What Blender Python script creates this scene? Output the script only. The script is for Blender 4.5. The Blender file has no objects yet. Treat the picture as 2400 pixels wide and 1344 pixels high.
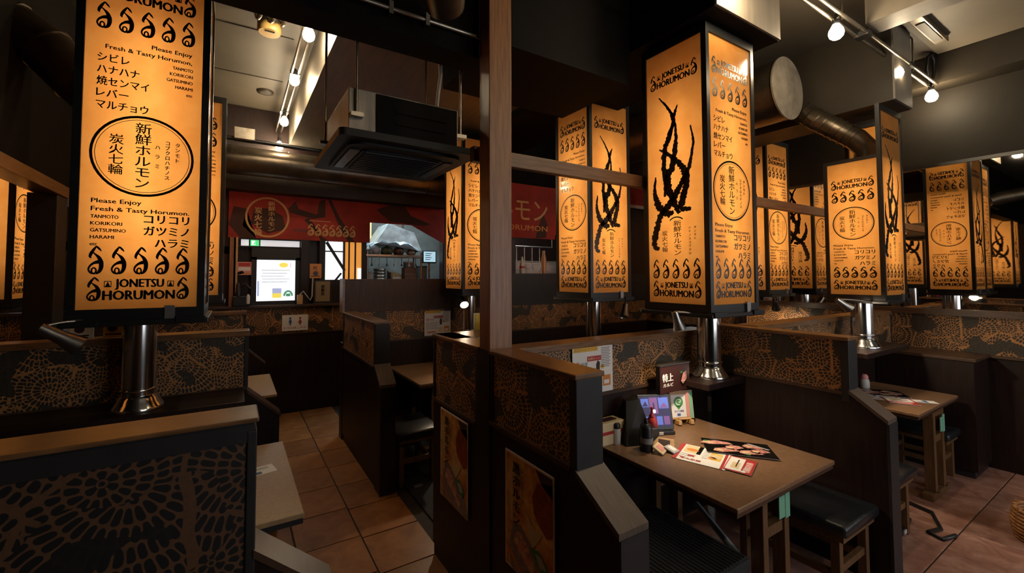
import bpy, bmesh, math, random
from mathutils import Vector, Matrix
R = random.Random(7)
PI = math.pi
sc = bpy.context.scene
COL = sc.collection

# ------------------------------------------------------------------ camera
cam = bpy.data.cameras.new('camera')
cam.sensor_width = 36.0
cam.lens = 36.0 * 988.0 / 2400.0
cam.shift_x = 0.0298
cam.shift_y = -0.0262
cam.clip_start = 0.05
camo = bpy.data.objects.new('camera', cam)
camo.location = (0, 0, 1.65)
camo.rotation_euler = (PI / 2 + 0.0382, 0, -0.5318)
COL.objects.link(camo)
sc.camera = camo

# ------------------------------------------------------------------ world, exposure
w = bpy.data.worlds.new('world')
w.use_nodes = True
w.node_tree.nodes['Background'].inputs[0].default_value = (0.30, 0.33, 0.40, 1)
w.node_tree.nodes['Background'].inputs[1].default_value = 0.012
sc.world = w
sc.view_settings.view_transform = 'Standard'
sc.view_settings.look = 'None'
sc.view_settings.gamma = 1
sc.view_settings.use_curve_mapping = False
sc.view_settings.exposure = 0.28
sc.cycles.max_bounces = 8
sc.cycles.diffuse_bounces = 4
sc.cycles.glossy_bounces = 4
sc.cycles.caustics_reflective = False
sc.cycles.caustics_refractive = False
sc.cycles.sample_clamp_indirect = 4.0
sc.cycles.sample_clamp_direct = 0.0

TUBE_STRENGTH = 23.0
BULB_STRENGTH = 205.0
WARM = (1.0, 0.72, 0.42)

def area(name, loc, rot, size, size_y, power, color):
    l = bpy.data.lights.new(name, 'AREA')
    l.shape = 'RECTANGLE'
    l.size, l.size_y = size, size_y
    l.energy = power
    l.color = color
    o = bpy.data.objects.new(name, l)
    o.location = loc
    o.rotation_euler = rot
    COL.objects.link(o)
    return o

# daylight falling in through the shop front windows behind the camera
area('daylight_shopfront', (3.6, -2.85, 1.7), (PI / 2, 0, 0), 3.4, 1.8, 40, (0.86, 0.92, 1.0))
# fluorescent light of the kitchen
area('kitchen_light', (2.2, 5.98, 3.0), (0, 0, 0), 1.6, 0.5, 60, (0.8, 0.95, 1.0))

# ------------------------------------------------------------------ materials
def nodes_of(m):
    m.use_nodes = True
    nt = m.node_tree
    return nt, nt.nodes, nt.links

def pmat(name, col, rough=0.5, metal=0.0, spec=0.5, var=0.0, scale=8.0, bump=0.0, stretch=None, col2=None, rvar=0.0, coat=0.0):
    m = bpy.data.materials.new(name)
    nt, N, L = nodes_of(m)
    b = N['Principled BSDF']
    b.inputs['Base Color'].default_value = (*col, 1)
    b.inputs['Roughness'].default_value = rough
    b.inputs['Metallic'].default_value = metal
    b.inputs['Specular IOR Level'].default_value = spec
    if coat:
        b.inputs['Coat Weight'].default_value = coat
        b.inputs['Coat Roughness'].default_value = 0.15
    if var or col2 or bump or rvar:
        tc = N.new('ShaderNodeTexCoord')
        mp = N.new('ShaderNodeMapping')
        L.new(tc.outputs['Object'], mp.inputs[0])
        if stretch:
            mp.inputs['Scale'].default_value = stretch
        nz = N.new('ShaderNodeTexNoise')
        nz.inputs['Scale'].default_value = scale
        nz.inputs['Detail'].default_value = 5
        nz.inputs['Roughness'].default_value = 0.6
        L.new(mp.outputs[0], nz.inputs['Vector'])
        rp = N.new('ShaderNodeValToRGB')
        rp.color_ramp.elements[0].position = 0.33
        rp.color_ramp.elements[1].position = 0.68
        c1 = tuple(c * (1 - var) for c in col)
        c2 = col2 or tuple(min(1, c * (1 + var)) for c in col)
        rp.color_ramp.elements[0].color = (*c1, 1)
        rp.color_ramp.elements[1].color = (*c2, 1)
        L.new(nz.outputs['Fac'], rp.inputs[0])
        L.new(rp.outputs[0], b.inputs['Base Color'])
        if bump:
            bp = N.new('ShaderNodeBump')
            bp.inputs['Strength'].default_value = bump
            bp.inputs['Distance'].default_value = 0.01
            L.new(nz.outputs['Fac'], bp.inputs['Height'])
            L.new(bp.outputs[0], b.inputs['Normal'])
        if rvar:
            mr = N.new('ShaderNodeMapRange')
            mr.inputs['To Min'].default_value = max(0.02, rough - rvar)
            mr.inputs['To Max'].default_value = min(1, rough + rvar)
            L.new(nz.outputs['Fac'], mr.inputs['Value'])
            L.new(mr.outputs[0], b.inputs['Roughness'])
    return m

def emat(name, col, strength):
    m = bpy.data.materials.new(name)
    nt, N, L = nodes_of(m)
    b = N['Principled BSDF']
    b.inputs['Base Color'].default_value = (*[min(c, .8) for c in col], 1)
    b.inputs['Emission Color'].default_value = (*col, 1)
    b.inputs['Emission Strength'].default_value = strength
    return m

M = {}
M['dark_laminate'] = pmat('dark_laminate', (0.015, 0.0065, 0.005), 0.45, spec=0.3, var=0.35, scale=6, stretch=(9, 9, 0.7))
M['black_edge'] = pmat('black_edge', (0.019, 0.017, 0.017), 0.5, spec=0.4, var=0.2, scale=9)
M['cap_wood'] = pmat('cap_wood', (0.175, 0.085, 0.034), 0.32, var=0.3, scale=7, stretch=(1.2, 1.2, 9), bump=0.08)
M['arm_wood'] = pmat('arm_wood', (0.105, 0.073, 0.056), 0.42, var=0.22, scale=9, stretch=(9, 1.5, 1.5))
M['post_wood'] = pmat('post_wood', (0.24, 0.098, 0.033), 0.42, var=0.3, scale=9, stretch=(8, 8, 0.6), bump=0.08)
M['rail_wood'] = pmat('rail_wood', (0.16, 0.078, 0.034), 0.45, var=0.3, scale=8, stretch=(0.7, 9, 9))
M['trim_wood'] = pmat('trim_wood', (0.060, 0.030, 0.016), 0.4, var=0.3, scale=8, stretch=(1, 1, 6))
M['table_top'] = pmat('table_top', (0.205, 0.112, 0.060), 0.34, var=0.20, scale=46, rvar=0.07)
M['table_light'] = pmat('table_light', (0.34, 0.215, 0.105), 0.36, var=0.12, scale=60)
M['leg_wood'] = pmat('leg_wood', (0.135, 0.068, 0.026), 0.45, var=0.3, scale=8, stretch=(8, 8, 0.8))
M['leather'] = pmat('leather', (0.014, 0.015, 0.018), 0.30, var=0.2, scale=60, bump=0.15)
M['ribbed_cloth'] = pmat('ribbed_cloth', (0.010, 0.010, 0.012), 0.75, var=0.6, scale=30, stretch=(1.2, 14, 1), bump=0.5)
M['ceiling_paint'] = pmat('ceiling_paint', (0.060, 0.048, 0.034), 0.6, var=0.16, scale=1.6)
M['beam_paint'] = pmat('beam_paint', (0.030, 0.0235, 0.016), 0.5, spec=0.3, var=0.2, scale=2.2)
M['dark_paint'] = pmat('dark_paint', (0.006, 0.0045, 0.003), 0.7, spec=0.08, var=0.25, scale=3)
M['fascia_paint'] = pmat('fascia_paint', (0.16, 0.135, 0.105), 0.42, var=0.15, scale=4, stretch=(6, 1, .6))
M['soot_wall'] = pmat('soot_wall', (0.013, 0.010, 0.0065), 0.6, spec=0.2, var=0.2, scale=2)
M['curtain_dark'] = pmat('curtain_dark', (0.006, 0.0045, 0.003), 0.9, spec=0.1, var=0.4, scale=50, bump=0.2)
M['tile'] = None
M['grout'] = pmat('grout', (0.020, 0.013, 0.009), 0.8, var=0.3, scale=30)
M['chrome'] = pmat('chrome', (0.78, 0.76, 0.73), 0.14, 1.0, var=0.05, scale=5)
M['steel'] = pmat('steel', (0.42, 0.40, 0.37), 0.34, 1.0, var=0.12, scale=6, stretch=(1, 1, 4))
M['galvanised'] = pmat('galvanised', (0.36, 0.32, 0.26), 0.36, 1.0, var=0.22, scale=9)
M['cap_metal'] = pmat('cap_metal', (0.34, 0.29, 0.22), 0.5, 0.55, var=0.3, scale=6)
M['duct_dark'] = pmat('duct_dark', (0.10, 0.078, 0.055), 0.34, 0.8, var=0.3, scale=7)
M['frame_black'] = pmat('frame_black', (0.010, 0.010, 0.010), 0.32, 0.0, var=0.2, scale=12)
M['ink'] = pmat('ink', (0.006, 0.005, 0.004), 0.25)
M['ink_matt'] = pmat('ink_matt', (0.008, 0.0065, 0.005), 0.5, spec=0.25)
M['black_plastic'] = pmat('black_plastic', (0.012, 0.012, 0.013), 0.35)
M['white_plastic'] = pmat('white_plastic', (0.55, 0.53, 0.50), 0.4)
M['paper'] = pmat('paper', (0.76, 0.74, 0.72), 0.6)
M['paper_grey'] = pmat('paper_grey', (0.42, 0.41, 0.42), 0.6)
M['red'] = pmat('red', (0.42, 0.030, 0.028), 0.45)
M['pink'] = pmat('pink', (0.70, 0.28, 0.26), 0.5)
M['meat_red'] = pmat('meat_red', (0.55, 0.10, 0.08), 0.4, var=0.4, scale=60, col2=(0.8, 0.45, 0.38))
M['cream'] = pmat('cream', (0.66, 0.52, 0.30), 0.5)
M['yellow'] = pmat('yellow', (0.70, 0.46, 0.05), 0.5)
M['orange'] = pmat('orange', (0.60, 0.22, 0.04), 0.5)
M['green'] = pmat('green', (0.05, 0.26, 0.06), 0.5)
M['mint'] = pmat('mint', (0.20, 0.48, 0.32), 0.6)
M['blue'] = pmat('blue', (0.06, 0.10, 0.32), 0.5)
M['navy'] = pmat('navy', (0.01, 0.02, 0.07), 0.4)
M['brown_print'] = pmat('brown_print', (0.040, 0.012, 0.010), 0.4)
M['grey_print'] = pmat('grey_print', (0.22, 0.21, 0.21), 0.6)
M['banner_red'] = pmat('banner_red', (0.27, 0.022, 0.014), 0.8, var=0.25, scale=3)
M['banner_dark'] = pmat('banner_dark', (0.045, 0.014, 0.009), 0.8)
M['banner_gold'] = pmat('banner_gold', (0.50, 0.30, 0.12), 0.8)
M['poster_fire'] = pmat('poster_fire', (0.74, 0.13, 0.025), 0.35, scale=11, col2=(0.97, 0.62, 0.17), var=0.45)
M['poster_border'] = pmat('poster_border', (0.88, 0.76, 0.64), 0.4)
M['light_wood'] = pmat('light_wood', (0.52, 0.31, 0.13), 0.5, var=0.2, scale=12)
M['board_brown'] = pmat('board_brown', (0.058, 0.030, 0.017), 0.45, spec=0.25, var=0.25, scale=5, stretch=(8, 8, .8))
M['detector'] = pmat('detector', (0.55, 0.36, 0.12), 0.4)
M['glass_bulb'] = emat('glass_bulb', (1.0, 0.80, 0.52), BULB_STRENGTH)
M['spot_glow'] = emat('spot_glow', (1.0, 0.82, 0.58), 30)
M['tube_light'] = emat('tube_light', (1.0, 0.86, 0.66), TUBE_STRENGTH)
M['daylight_pane'] = emat('daylight_pane', (0.86, 0.95, 1.0), 0.95)
M['daylight_soft'] = emat('daylight_soft', (0.90, 0.92, 1.0), 0.45)
M['exit_green'] = emat('exit_green', (0.08, 0.62, 0.22), 0.8)
M['exit_white'] = emat('exit_white', (0.8, 0.9, 0.85), 0.9)
M['monitor_glow'] = emat('monitor_glow', (0.45, 0.72, 0.85), 0.7)
M['lit_orange'] = emat('lit_orange', (0.85, 0.34, 0.06), 0.6)
M['backlit_paper'] = emat('backlit_paper', (0.9, 0.95, 1.0), 0.85)
M['bl_grey'] = emat('bl_grey', (.62, .68, .74), .62); M['bl_yellow'] = emat('bl_yellow', (.9, .72, .12), .7); M['bl_green'] = emat('bl_green', (.10, .36, .22), .5); M['bl_blue'] = emat('bl_blue', (.45, .52, .80), .6); M['bl_pink'] = emat('bl_pink', (.95, .55, .6), .7)
M['mirror'] = pmat('mirror', (0.74, 0.73, 0.71), 0.015, 1.0)

def tile_material(name, c1, c2, c3, rough=0.42):
    m = bpy.data.materials.new(name)
    nt, N, L = nodes_of(m)
    b = N['Principled BSDF']
    tc = N.new('ShaderNodeTexCoord')
    oi = N.new('ShaderNodeObjectInfo')
    ad = N.new('ShaderNodeVectorMath'); ad.operation = 'ADD'
    sc_ = N.new('ShaderNodeVectorMath'); sc_.operation = 'SCALE'
    sc_.inputs['Scale'].default_value = 0.37
    L.new(oi.outputs['Location'], sc_.inputs[0])
    L.new(tc.outputs['Object'], ad.inputs[0])
    L.new(sc_.outputs[0], ad.inputs[1])
    n1 = N.new('ShaderNodeTexNoise'); n1.inputs['Scale'].default_value = 7; n1.inputs['Detail'].default_value = 8
    n1.inputs['Roughness'].default_value = 0.65; n1.inputs['Distortion'].default_value = 0.8
    L.new(ad.outputs[0], n1.inputs['Vector'])
    rp = N.new('ShaderNodeValToRGB')
    rp.color_ramp.elements[0].position = 0.30; rp.color_ramp.elements[0].color = (*c1, 1)
    rp.color_ramp.elements[1].position = 0.72; rp.color_ramp.elements[1].color = (*c3, 1)
    e = rp.color_ramp.elements.new(0.5); e.color = (*c2, 1)
    L.new(n1.outputs['Fac'], rp.inputs[0])
    hs = N.new('ShaderNodeHueSaturation')
    mr = N.new('ShaderNodeMapRange'); mr.inputs['To Min'].default_value = 0.78; mr.inputs['To Max'].default_value = 1.2
    L.new(oi.outputs['Random'], mr.inputs['Value'])
    L.new(mr.outputs[0], hs.inputs['Value'])
    L.new(rp.outputs[0], hs.inputs['Color'])
    L.new(hs.outputs[0], b.inputs['Base Color'])
    b.inputs['Roughness'].default_value = rough
    bp = N.new('ShaderNodeBump'); bp.inputs['Strength'].default_value = 0.12; bp.inputs['Distance'].default_value = 0.01
    L.new(n1.outputs['Fac'], bp.inputs['Height']); L.new(bp.outputs[0], b.inputs['Normal'])
    return m
M['tile'] = tile_material('terracotta_tile', (0.19, 0.068, 0.018), (0.27, 0.105, 0.030), (0.36, 0.16, 0.052))
M['stone_tile'] = tile_material('stone_tile', (0.19, 0.080, 0.055), (0.30, 0.145, 0.105), (0.44, 0.26, 0.20), 0.38)

def lantern_panel_material():
    m = bpy.data.materials.new('amber_panel')
    nt, N, L = nodes_of(m)
    N.clear()
    out = N.new('ShaderNodeOutputMaterial')
    tc = N.new('ShaderNodeTexCoord')
    nz = N.new('ShaderNodeTexNoise'); nz.inputs['Scale'].default_value = 9; nz.inputs['Detail'].default_value = 6
    L.new(tc.outputs['Object'], nz.inputs['Vector'])
    rp = N.new('ShaderNodeValToRGB')
    rp.color_ramp.elements[0].position = 0.3; rp.color_ramp.elements[0].color = (0.85, 0.345, 0.072, 1)
    rp.color_ramp.elements[1].position = 0.7; rp.color_ramp.elements[1].color = (0.93, 0.425, 0.108, 1)
    L.new(nz.outputs['Fac'], rp.inputs[0])
    tr = N.new('ShaderNodeBsdfTranslucent'); L.new(rp.outputs[0], tr.inputs['Color'])
    df = N.new('ShaderNodeBsdfDiffuse'); L.new(rp.outputs[0], df.inputs['Color'])
    mx = N.new('ShaderNodeMixShader'); mx.inputs[0].default_value = 0.35
    L.new(tr.outputs[0], mx.inputs[1]); L.new(df.outputs[0], mx.inputs[2])
    gl = N.new('ShaderNodeBsdfGlossy'); gl.inputs['Roughness'].default_value = 0.09
    fr = N.new('ShaderNodeFresnel'); fr.inputs['IOR'].default_value = 1.45
    mx2 = N.new('ShaderNodeMixShader')
    L.new(fr.outputs[0], mx2.inputs[0]); L.new(mx.outputs[0], mx2.inputs[1]); L.new(gl.outputs[0], mx2.inputs[2])
    L.new(mx2.outputs[0], out.inputs['Surface'])
    return m
M['amber_panel'] = lantern_panel_material()

# node graph helper for the lace pattern of the brocade boards
class X:
    def __init__(s, nt, sock): s.nt, s.k = nt, sock
    def op(s, o, b=None, c=None):
        n = s.nt.nodes.new('ShaderNodeMath'); n.operation = o
        s.nt.links.new(s.k, n.inputs[0])
        for i, v in ((1, b), (2, c)):
            if v is None: continue
            if isinstance(v, X): s.nt.links.new(v.k, n.inputs[i])
            else: n.inputs[i].default_value = v
        return X(s.nt, n.outputs[0])
    def __add__(s, b): return s.op('ADD', b)
    def __sub__(s, b): return s.op('SUBTRACT', b)
    def __mul__(s, b): return s.op('MULTIPLY', b)
    def __truediv__(s, b): return s.op('DIVIDE', b)
    def fract(s): return s.op('FRACT')
    def floor(s): return s.op('FLOOR')
    def gt(s, b): return s.op('GREATER_THAN', b)
    def lt(s, b): return s.op('LESS_THAN', b)
    def mx(s, b): return s.op('MAXIMUM', b)
    def mn(s, b): return s.op('MINIMUM', b)

def lace_material(name, ink, ground, cells=3.6, seed=0.0, ring=0.17, dn=8.0):
    m = bpy.data.materials.new(name)
    nt, N, L = nodes_of(m)
    b = N['Principled BSDF']
    uv = N.new('ShaderNodeUVMap'); uv.uv_map = 'UVMap'
    warp = N.new('ShaderNodeTexNoise'); warp.inputs['Scale'].default_value = 9; warp.inputs['Detail'].default_value = 2
    off = N.new('ShaderNodeVectorMath'); off.operation = 'ADD'; off.inputs[1].default_value = (seed, seed * 0.7, 0)
    L.new(uv.outputs[0], off.inputs[0])
    L.new(off.outputs[0], warp.inputs['Vector'])
    wv = N.new('ShaderNodeVectorMath'); wv.operation = 'MULTIPLY_ADD'
    wv.inputs[1].default_value = (0.03, 0.03, 0)
    L.new(warp.outputs['Color'], wv.inputs[0]); L.new(off.outputs[0], wv.inputs[2])
    def layer(scale, rnd, shift, ring, n0, dn, hole):
        mp = N.new('ShaderNodeVectorMath'); mp.operation = 'ADD'; mp.inputs[1].default_value = (shift, shift * 1.3, 0)
        L.new(wv.outputs[0], mp.inputs[0])
        vo = N.new('ShaderNodeTexVoronoi'); vo.voronoi_dimensions = '2D'; vo.feature = 'F1'
        vo.inputs['Scale'].default_value = scale; vo.inputs['Randomness'].default_value = rnd
        L.new(mp.outputs[0], vo.inputs['Vector'])
        ve = N.new('ShaderNodeTexVoronoi'); ve.voronoi_dimensions = '2D'; ve.feature = 'DISTANCE_TO_EDGE'
        ve.inputs['Scale'].default_value = scale; ve.inputs['Randomness'].default_value = rnd
        L.new(mp.outputs[0], ve.inputs['Vector'])
        df = N.new('ShaderNodeVectorMath'); df.operation = 'SUBTRACT'
        L.new(mp.outputs[0], df.inputs[0]); L.new(vo.outputs['Position'], df.inputs[1])
        sp = N.new('ShaderNodeSeparateXYZ'); L.new(df.outputs[0], sp.inputs[0])
        th = X(nt, sp.outputs['Y']).op('ARCTAN2', X(nt, sp.outputs['X'])) * (0.5 / PI) + 0.5
        r = X(nt, vo.outputs['Distance']) / ring
        k = r.floor()
        n = k * dn + n0
        fa = ((th * n + k * 0.37).fract() - 0.5) * 2.0
        fr = (r.fract() - 0.5) * 2.0
        d = (fr * fr) * (fr * fr) + fa * fa
        strand = d.gt(hole)
        e = X(nt, ve.outputs['Distance'])
        border = e.lt(0.030)
        heart = r.lt(0.30) * r.gt(0.16)
        return ((strand * r.gt(0.34)).mx(heart)).mx(border)
    s1 = layer(cells, 0.8, 0.0, ring, 8.0, dn, 0.60)
    s2 = layer(cells * 1.9, 0.95, 3.7, ring * 1.35, 6.0, dn * .75, 0.55)
    big = N.new('ShaderNodeTexNoise'); big.inputs['Scale'].default_value = cells * 1.25; big.inputs['Detail'].default_value = 1
    L.new(off.outputs[0], big.inputs['Vector'])
    f = X(nt, big.outputs['Fac'])
    bare = f.gt(0.585)
    sel = f.lt(0.47)
    pat = s1 * (sel * -1.0 + 1.0) + s2 * sel
    pat = pat * (bare * -0.94 + 1.0)
    fine = N.new('ShaderNodeTexNoise'); fine.inputs['Scale'].default_value = 70
    L.new(off.outputs[0], fine.inputs['Vector'])
    pat = pat * (X(nt, fine.outputs['Fac']) * 0.9 + 0.5)
    pat = pat.mn(1.0)
    mix = N.new('ShaderNodeMix'); mix.data_type = 'RGBA'
    L.new(pat.k, mix.inputs[0])
    mix.inputs[6].default_value = (*ground, 1); mix.inputs[7].default_value = (*ink, 1)
    L.new(mix.outputs[2], b.inputs['Base Color'])
    b.inputs['Roughness'].default_value = 0.55
    bp = N.new('ShaderNodeBump'); bp.inputs['Strength'].default_value = 0.15; bp.inputs['Distance'].default_value = 0.004
    L.new(pat.k, bp.inputs['Height']); L.new(bp.outputs[0], b.inputs['Normal'])
    return m
M['lace'] = lace_material('lace_brocade', (0.42, 0.19, 0.058), (0.022, 0.019, 0.013), 4.3, 0.0, 0.135, 10.0)
M['lace_big'] = lace_material('lace_brocade_wide', (0.11, 0.050, 0.021), (0.007, 0.0065, 0.006), 2.3, 4.4, 0.105, 12.0)

# ------------------------------------------------------------------ mesh building
class G:
    """collects shapes in one bmesh; out() links them as one object"""
    def __init__(s):
        s.bm = bmesh.new(); s.mats = []; s.cur = 0
    def use(s, mat):
        if mat not in s.mats: s.mats.append(mat)
        s.cur = s.mats.index(mat); return s
    def _f(s, vs):
        try:
            f = s.bm.faces.new(vs); f.material_index = s.cur; return f
        except ValueError:
            return None
    def box(s, x0, x1, y0, y1, z0, z1, bev=0.0):
        v = [s.bm.verts.new(p) for p in ((x0, y0, z0), (x1, y0, z0), (x1, y1, z0), (x0, y1, z0), (x0, y0, z1), (x1, y0, z1), (x1, y1, z1), (x0, y1, z1))]
        fs = [s._f([v[i] for i in q]) for q in ((0, 3, 2, 1), (4, 5, 6, 7), (0, 1, 5, 4), (1, 2, 6, 5), (2, 3, 7, 6), (3, 0, 4, 7))]
        if bev:
            es = {e for f in fs for e in f.edges}
            bmesh.ops.bevel(s.bm, geom=list(es), offset=bev, segments=2, affect='EDGES', profile=0.5)
        return s
    def prism(s, poly, axis, a, b):
        """poly: 2D points; axis: 'x' (poly in y,z), 'y' (poly in x,z), 'z' (poly in x,y); extruded a..b"""
        def P(p, t):
            return {'x': (t, p[0], p[1]), 'y': (p[0], t, p[1]), 'z': (p[0], p[1], t)}[axis]
        A = [s.bm.verts.new(P(p, a)) for p in poly]; B = [s.bm.verts.new(P(p, b)) for p in poly]
        n = len(poly)
        s._f(A[::-1]); s._f(B)
        for i in range(n): s._f([A[i], A[(i + 1) % n], B[(i + 1) % n], B[i]])
        return s
    def hexa(s, bot, top):
        A = [s.bm.verts.new(p) for p in bot]; B = [s.bm.verts.new(p) for p in top]
        n = len(bot); s._f(A[::-1]); s._f(B)
        for i in range(n): s._f([A[i], A[(i + 1) % n], B[(i + 1) % n], B[i]])
        return s
    def tube(s, pts, r, n=10, cap=True):
        pts = [Vector(p) for p in pts]
        rs = r if isinstance(r, (list, tuple)) else [r] * len(pts)
        rings = []; prev = None
        for i, p in enumerate(pts):
            d = (pts[min(i + 1, len(pts) - 1)] - pts[max(i - 1, 0)]).normalized()
            if prev is None:
                a = d.orthogonal().normalized()
            else:
                a = (prev - d * prev.dot(d)).normalized()
            prev = a; b = d.cross(a)
            rings.append([s.bm.verts.new(p + (a * math.cos(2 * PI * k / n) + b * math.sin(2 * PI * k / n)) * rs[i]) for k in range(n)])
        for A, B in zip(rings, rings[1:]):
            for k in range(n):
                f = s._f([A[k], A[(k + 1) % n], B[(k + 1) % n], B[k]])
                if f: f.smooth = True
        if cap:
            for rg, rev in ((rings[0], True), (rings[-1], False)):
                c = [s.bm.verts.new(v.co) for v in rg]; s._f(c[::-1] if rev else c)
        return s
    def lathe(s, prof, c=(0, 0, 0), n=20):
        """prof: (radius, z) from bottom to top"""
        rings = []
        for r, z in prof:
            rings.append([s.bm.verts.new((c[0] + r * math.cos(2 * PI * k / n), c[1] + r * math.sin(2 * PI * k / n), c[2] + z)) for k in range(n)])
        for A, B in zip(rings, rings[1:]):
            for k in range(n):
                f = s._f([A[k], A[(k + 1) % n], B[(k + 1) % n], B[k]])
                if f: f.smooth = True
        for rg, rev in ((rings[0], True), (rings[-1], False)):
            c = [s.bm.verts.new(v.co) for v in rg]; s._f(c[::-1] if rev else c)
        return s
    def quad(s, *p):
        s._f([s.bm.verts.new(q) for q in p]); return s
    def ball(s, c, r, sx=1, sy=1, sz=1, n=12):
        prof = [(max(1e-4, r * math.sin(PI * i / 8)), -r * math.cos(PI * i / 8) * sz) for i in range(9)]
        return s.lathe(prof, c, n)
    def mesh(s, name):
        me = bpy.data.meshes.new(name)
        bmesh.ops.recalc_face_normals(s.bm, faces=s.bm.faces[:]) if not getattr(s, 'keep', False) else None
        uvl = s.bm.loops.layers.uv.new('UVMap')
        s.bm.normal_update()
        for f in s.bm.faces:
            n = f.normal; ax = max(range(3), key=lambda i: abs(n[i]))
            for l in f.loops:
                c = l.vert.co
                l[uvl].uv = (c.y, c.z) if ax == 0 else ((c.x, c.z) if ax == 1 else (c.x, c.y))
        s.bm.to_mesh(me); s.bm.free()
        for m in s.mats: me.materials.append(m)
        return me
    def out(s, name, mat=None, parent=None, local=False):
        if mat is not None and not s.mats: s.mats.append(mat)
        return link(name, s.mesh(name), parent, local)

def link(name, me, parent=None, local=False):
    o = bpy.data.objects.new(name, me); COL.objects.link(o)
    if parent is not None:
        o.parent = parent
        if not local and parent.parent is None:
            o.matrix_parent_inverse = Matrix.Identity(4)
            o.location = -parent.location
    return o

def thing(name, label, cat, loc=(0, 0, 0), rz=0.0, group=None):
    o = bpy.data.objects.new(name, None); COL.objects.link(o)
    o.empty_display_size = 0.05
    o.location = loc; o.rotation_euler = (0, 0, rz)
    o['label'] = label; o['category'] = cat
    if group: o['group'] = group
    return o

def tag(o, label, cat, group=None):
    o['label'] = label; o['category'] = cat
    if group: o['group'] = group
    return o

def struct(o):
    o['kind'] = 'structure'; return o

def dup(root, loc, rz, label=None, group=None):
    r = root.copy(); COL.objects.link(r); r.location = loc; r.rotation_euler = (0, 0, rz)
    if label: r['label'] = label
    if group: r['group'] = group
    for ch in list(root.children):
        c = ch.copy(); COL.objects.link(c); c.parent = r
        for g in ch.children:
            d = g.copy(); COL.objects.link(d); d.parent = c
    return r

# ------------------------------------------------------------------ flat printing (lettering, marks, pictures)
_text = {}
def text_geo(body, bold=0.0):
    key = (body, bold)
    if key not in _text:
        c = bpy.data.curves.new('t', 'FONT'); c.body = body; c.resolution_u = 2; c.offset = bold
        o = bpy.data.objects.new('t', c); COL.objects.link(o)
        dg = bpy.context.evaluated_depsgraph_get()
        me = bpy.data.meshes.new_from_object(o.evaluated_get(dg))
        vs = [(v.co.x, v.co.y) for v in me.vertices]; fs = [tuple(p.vertices) for p in me.polygons]
        bpy.data.objects.remove(o); bpy.data.curves.remove(c); bpy.data.meshes.remove(me)
        _text[key] = (vs, fs)
    return _text[key]

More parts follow.
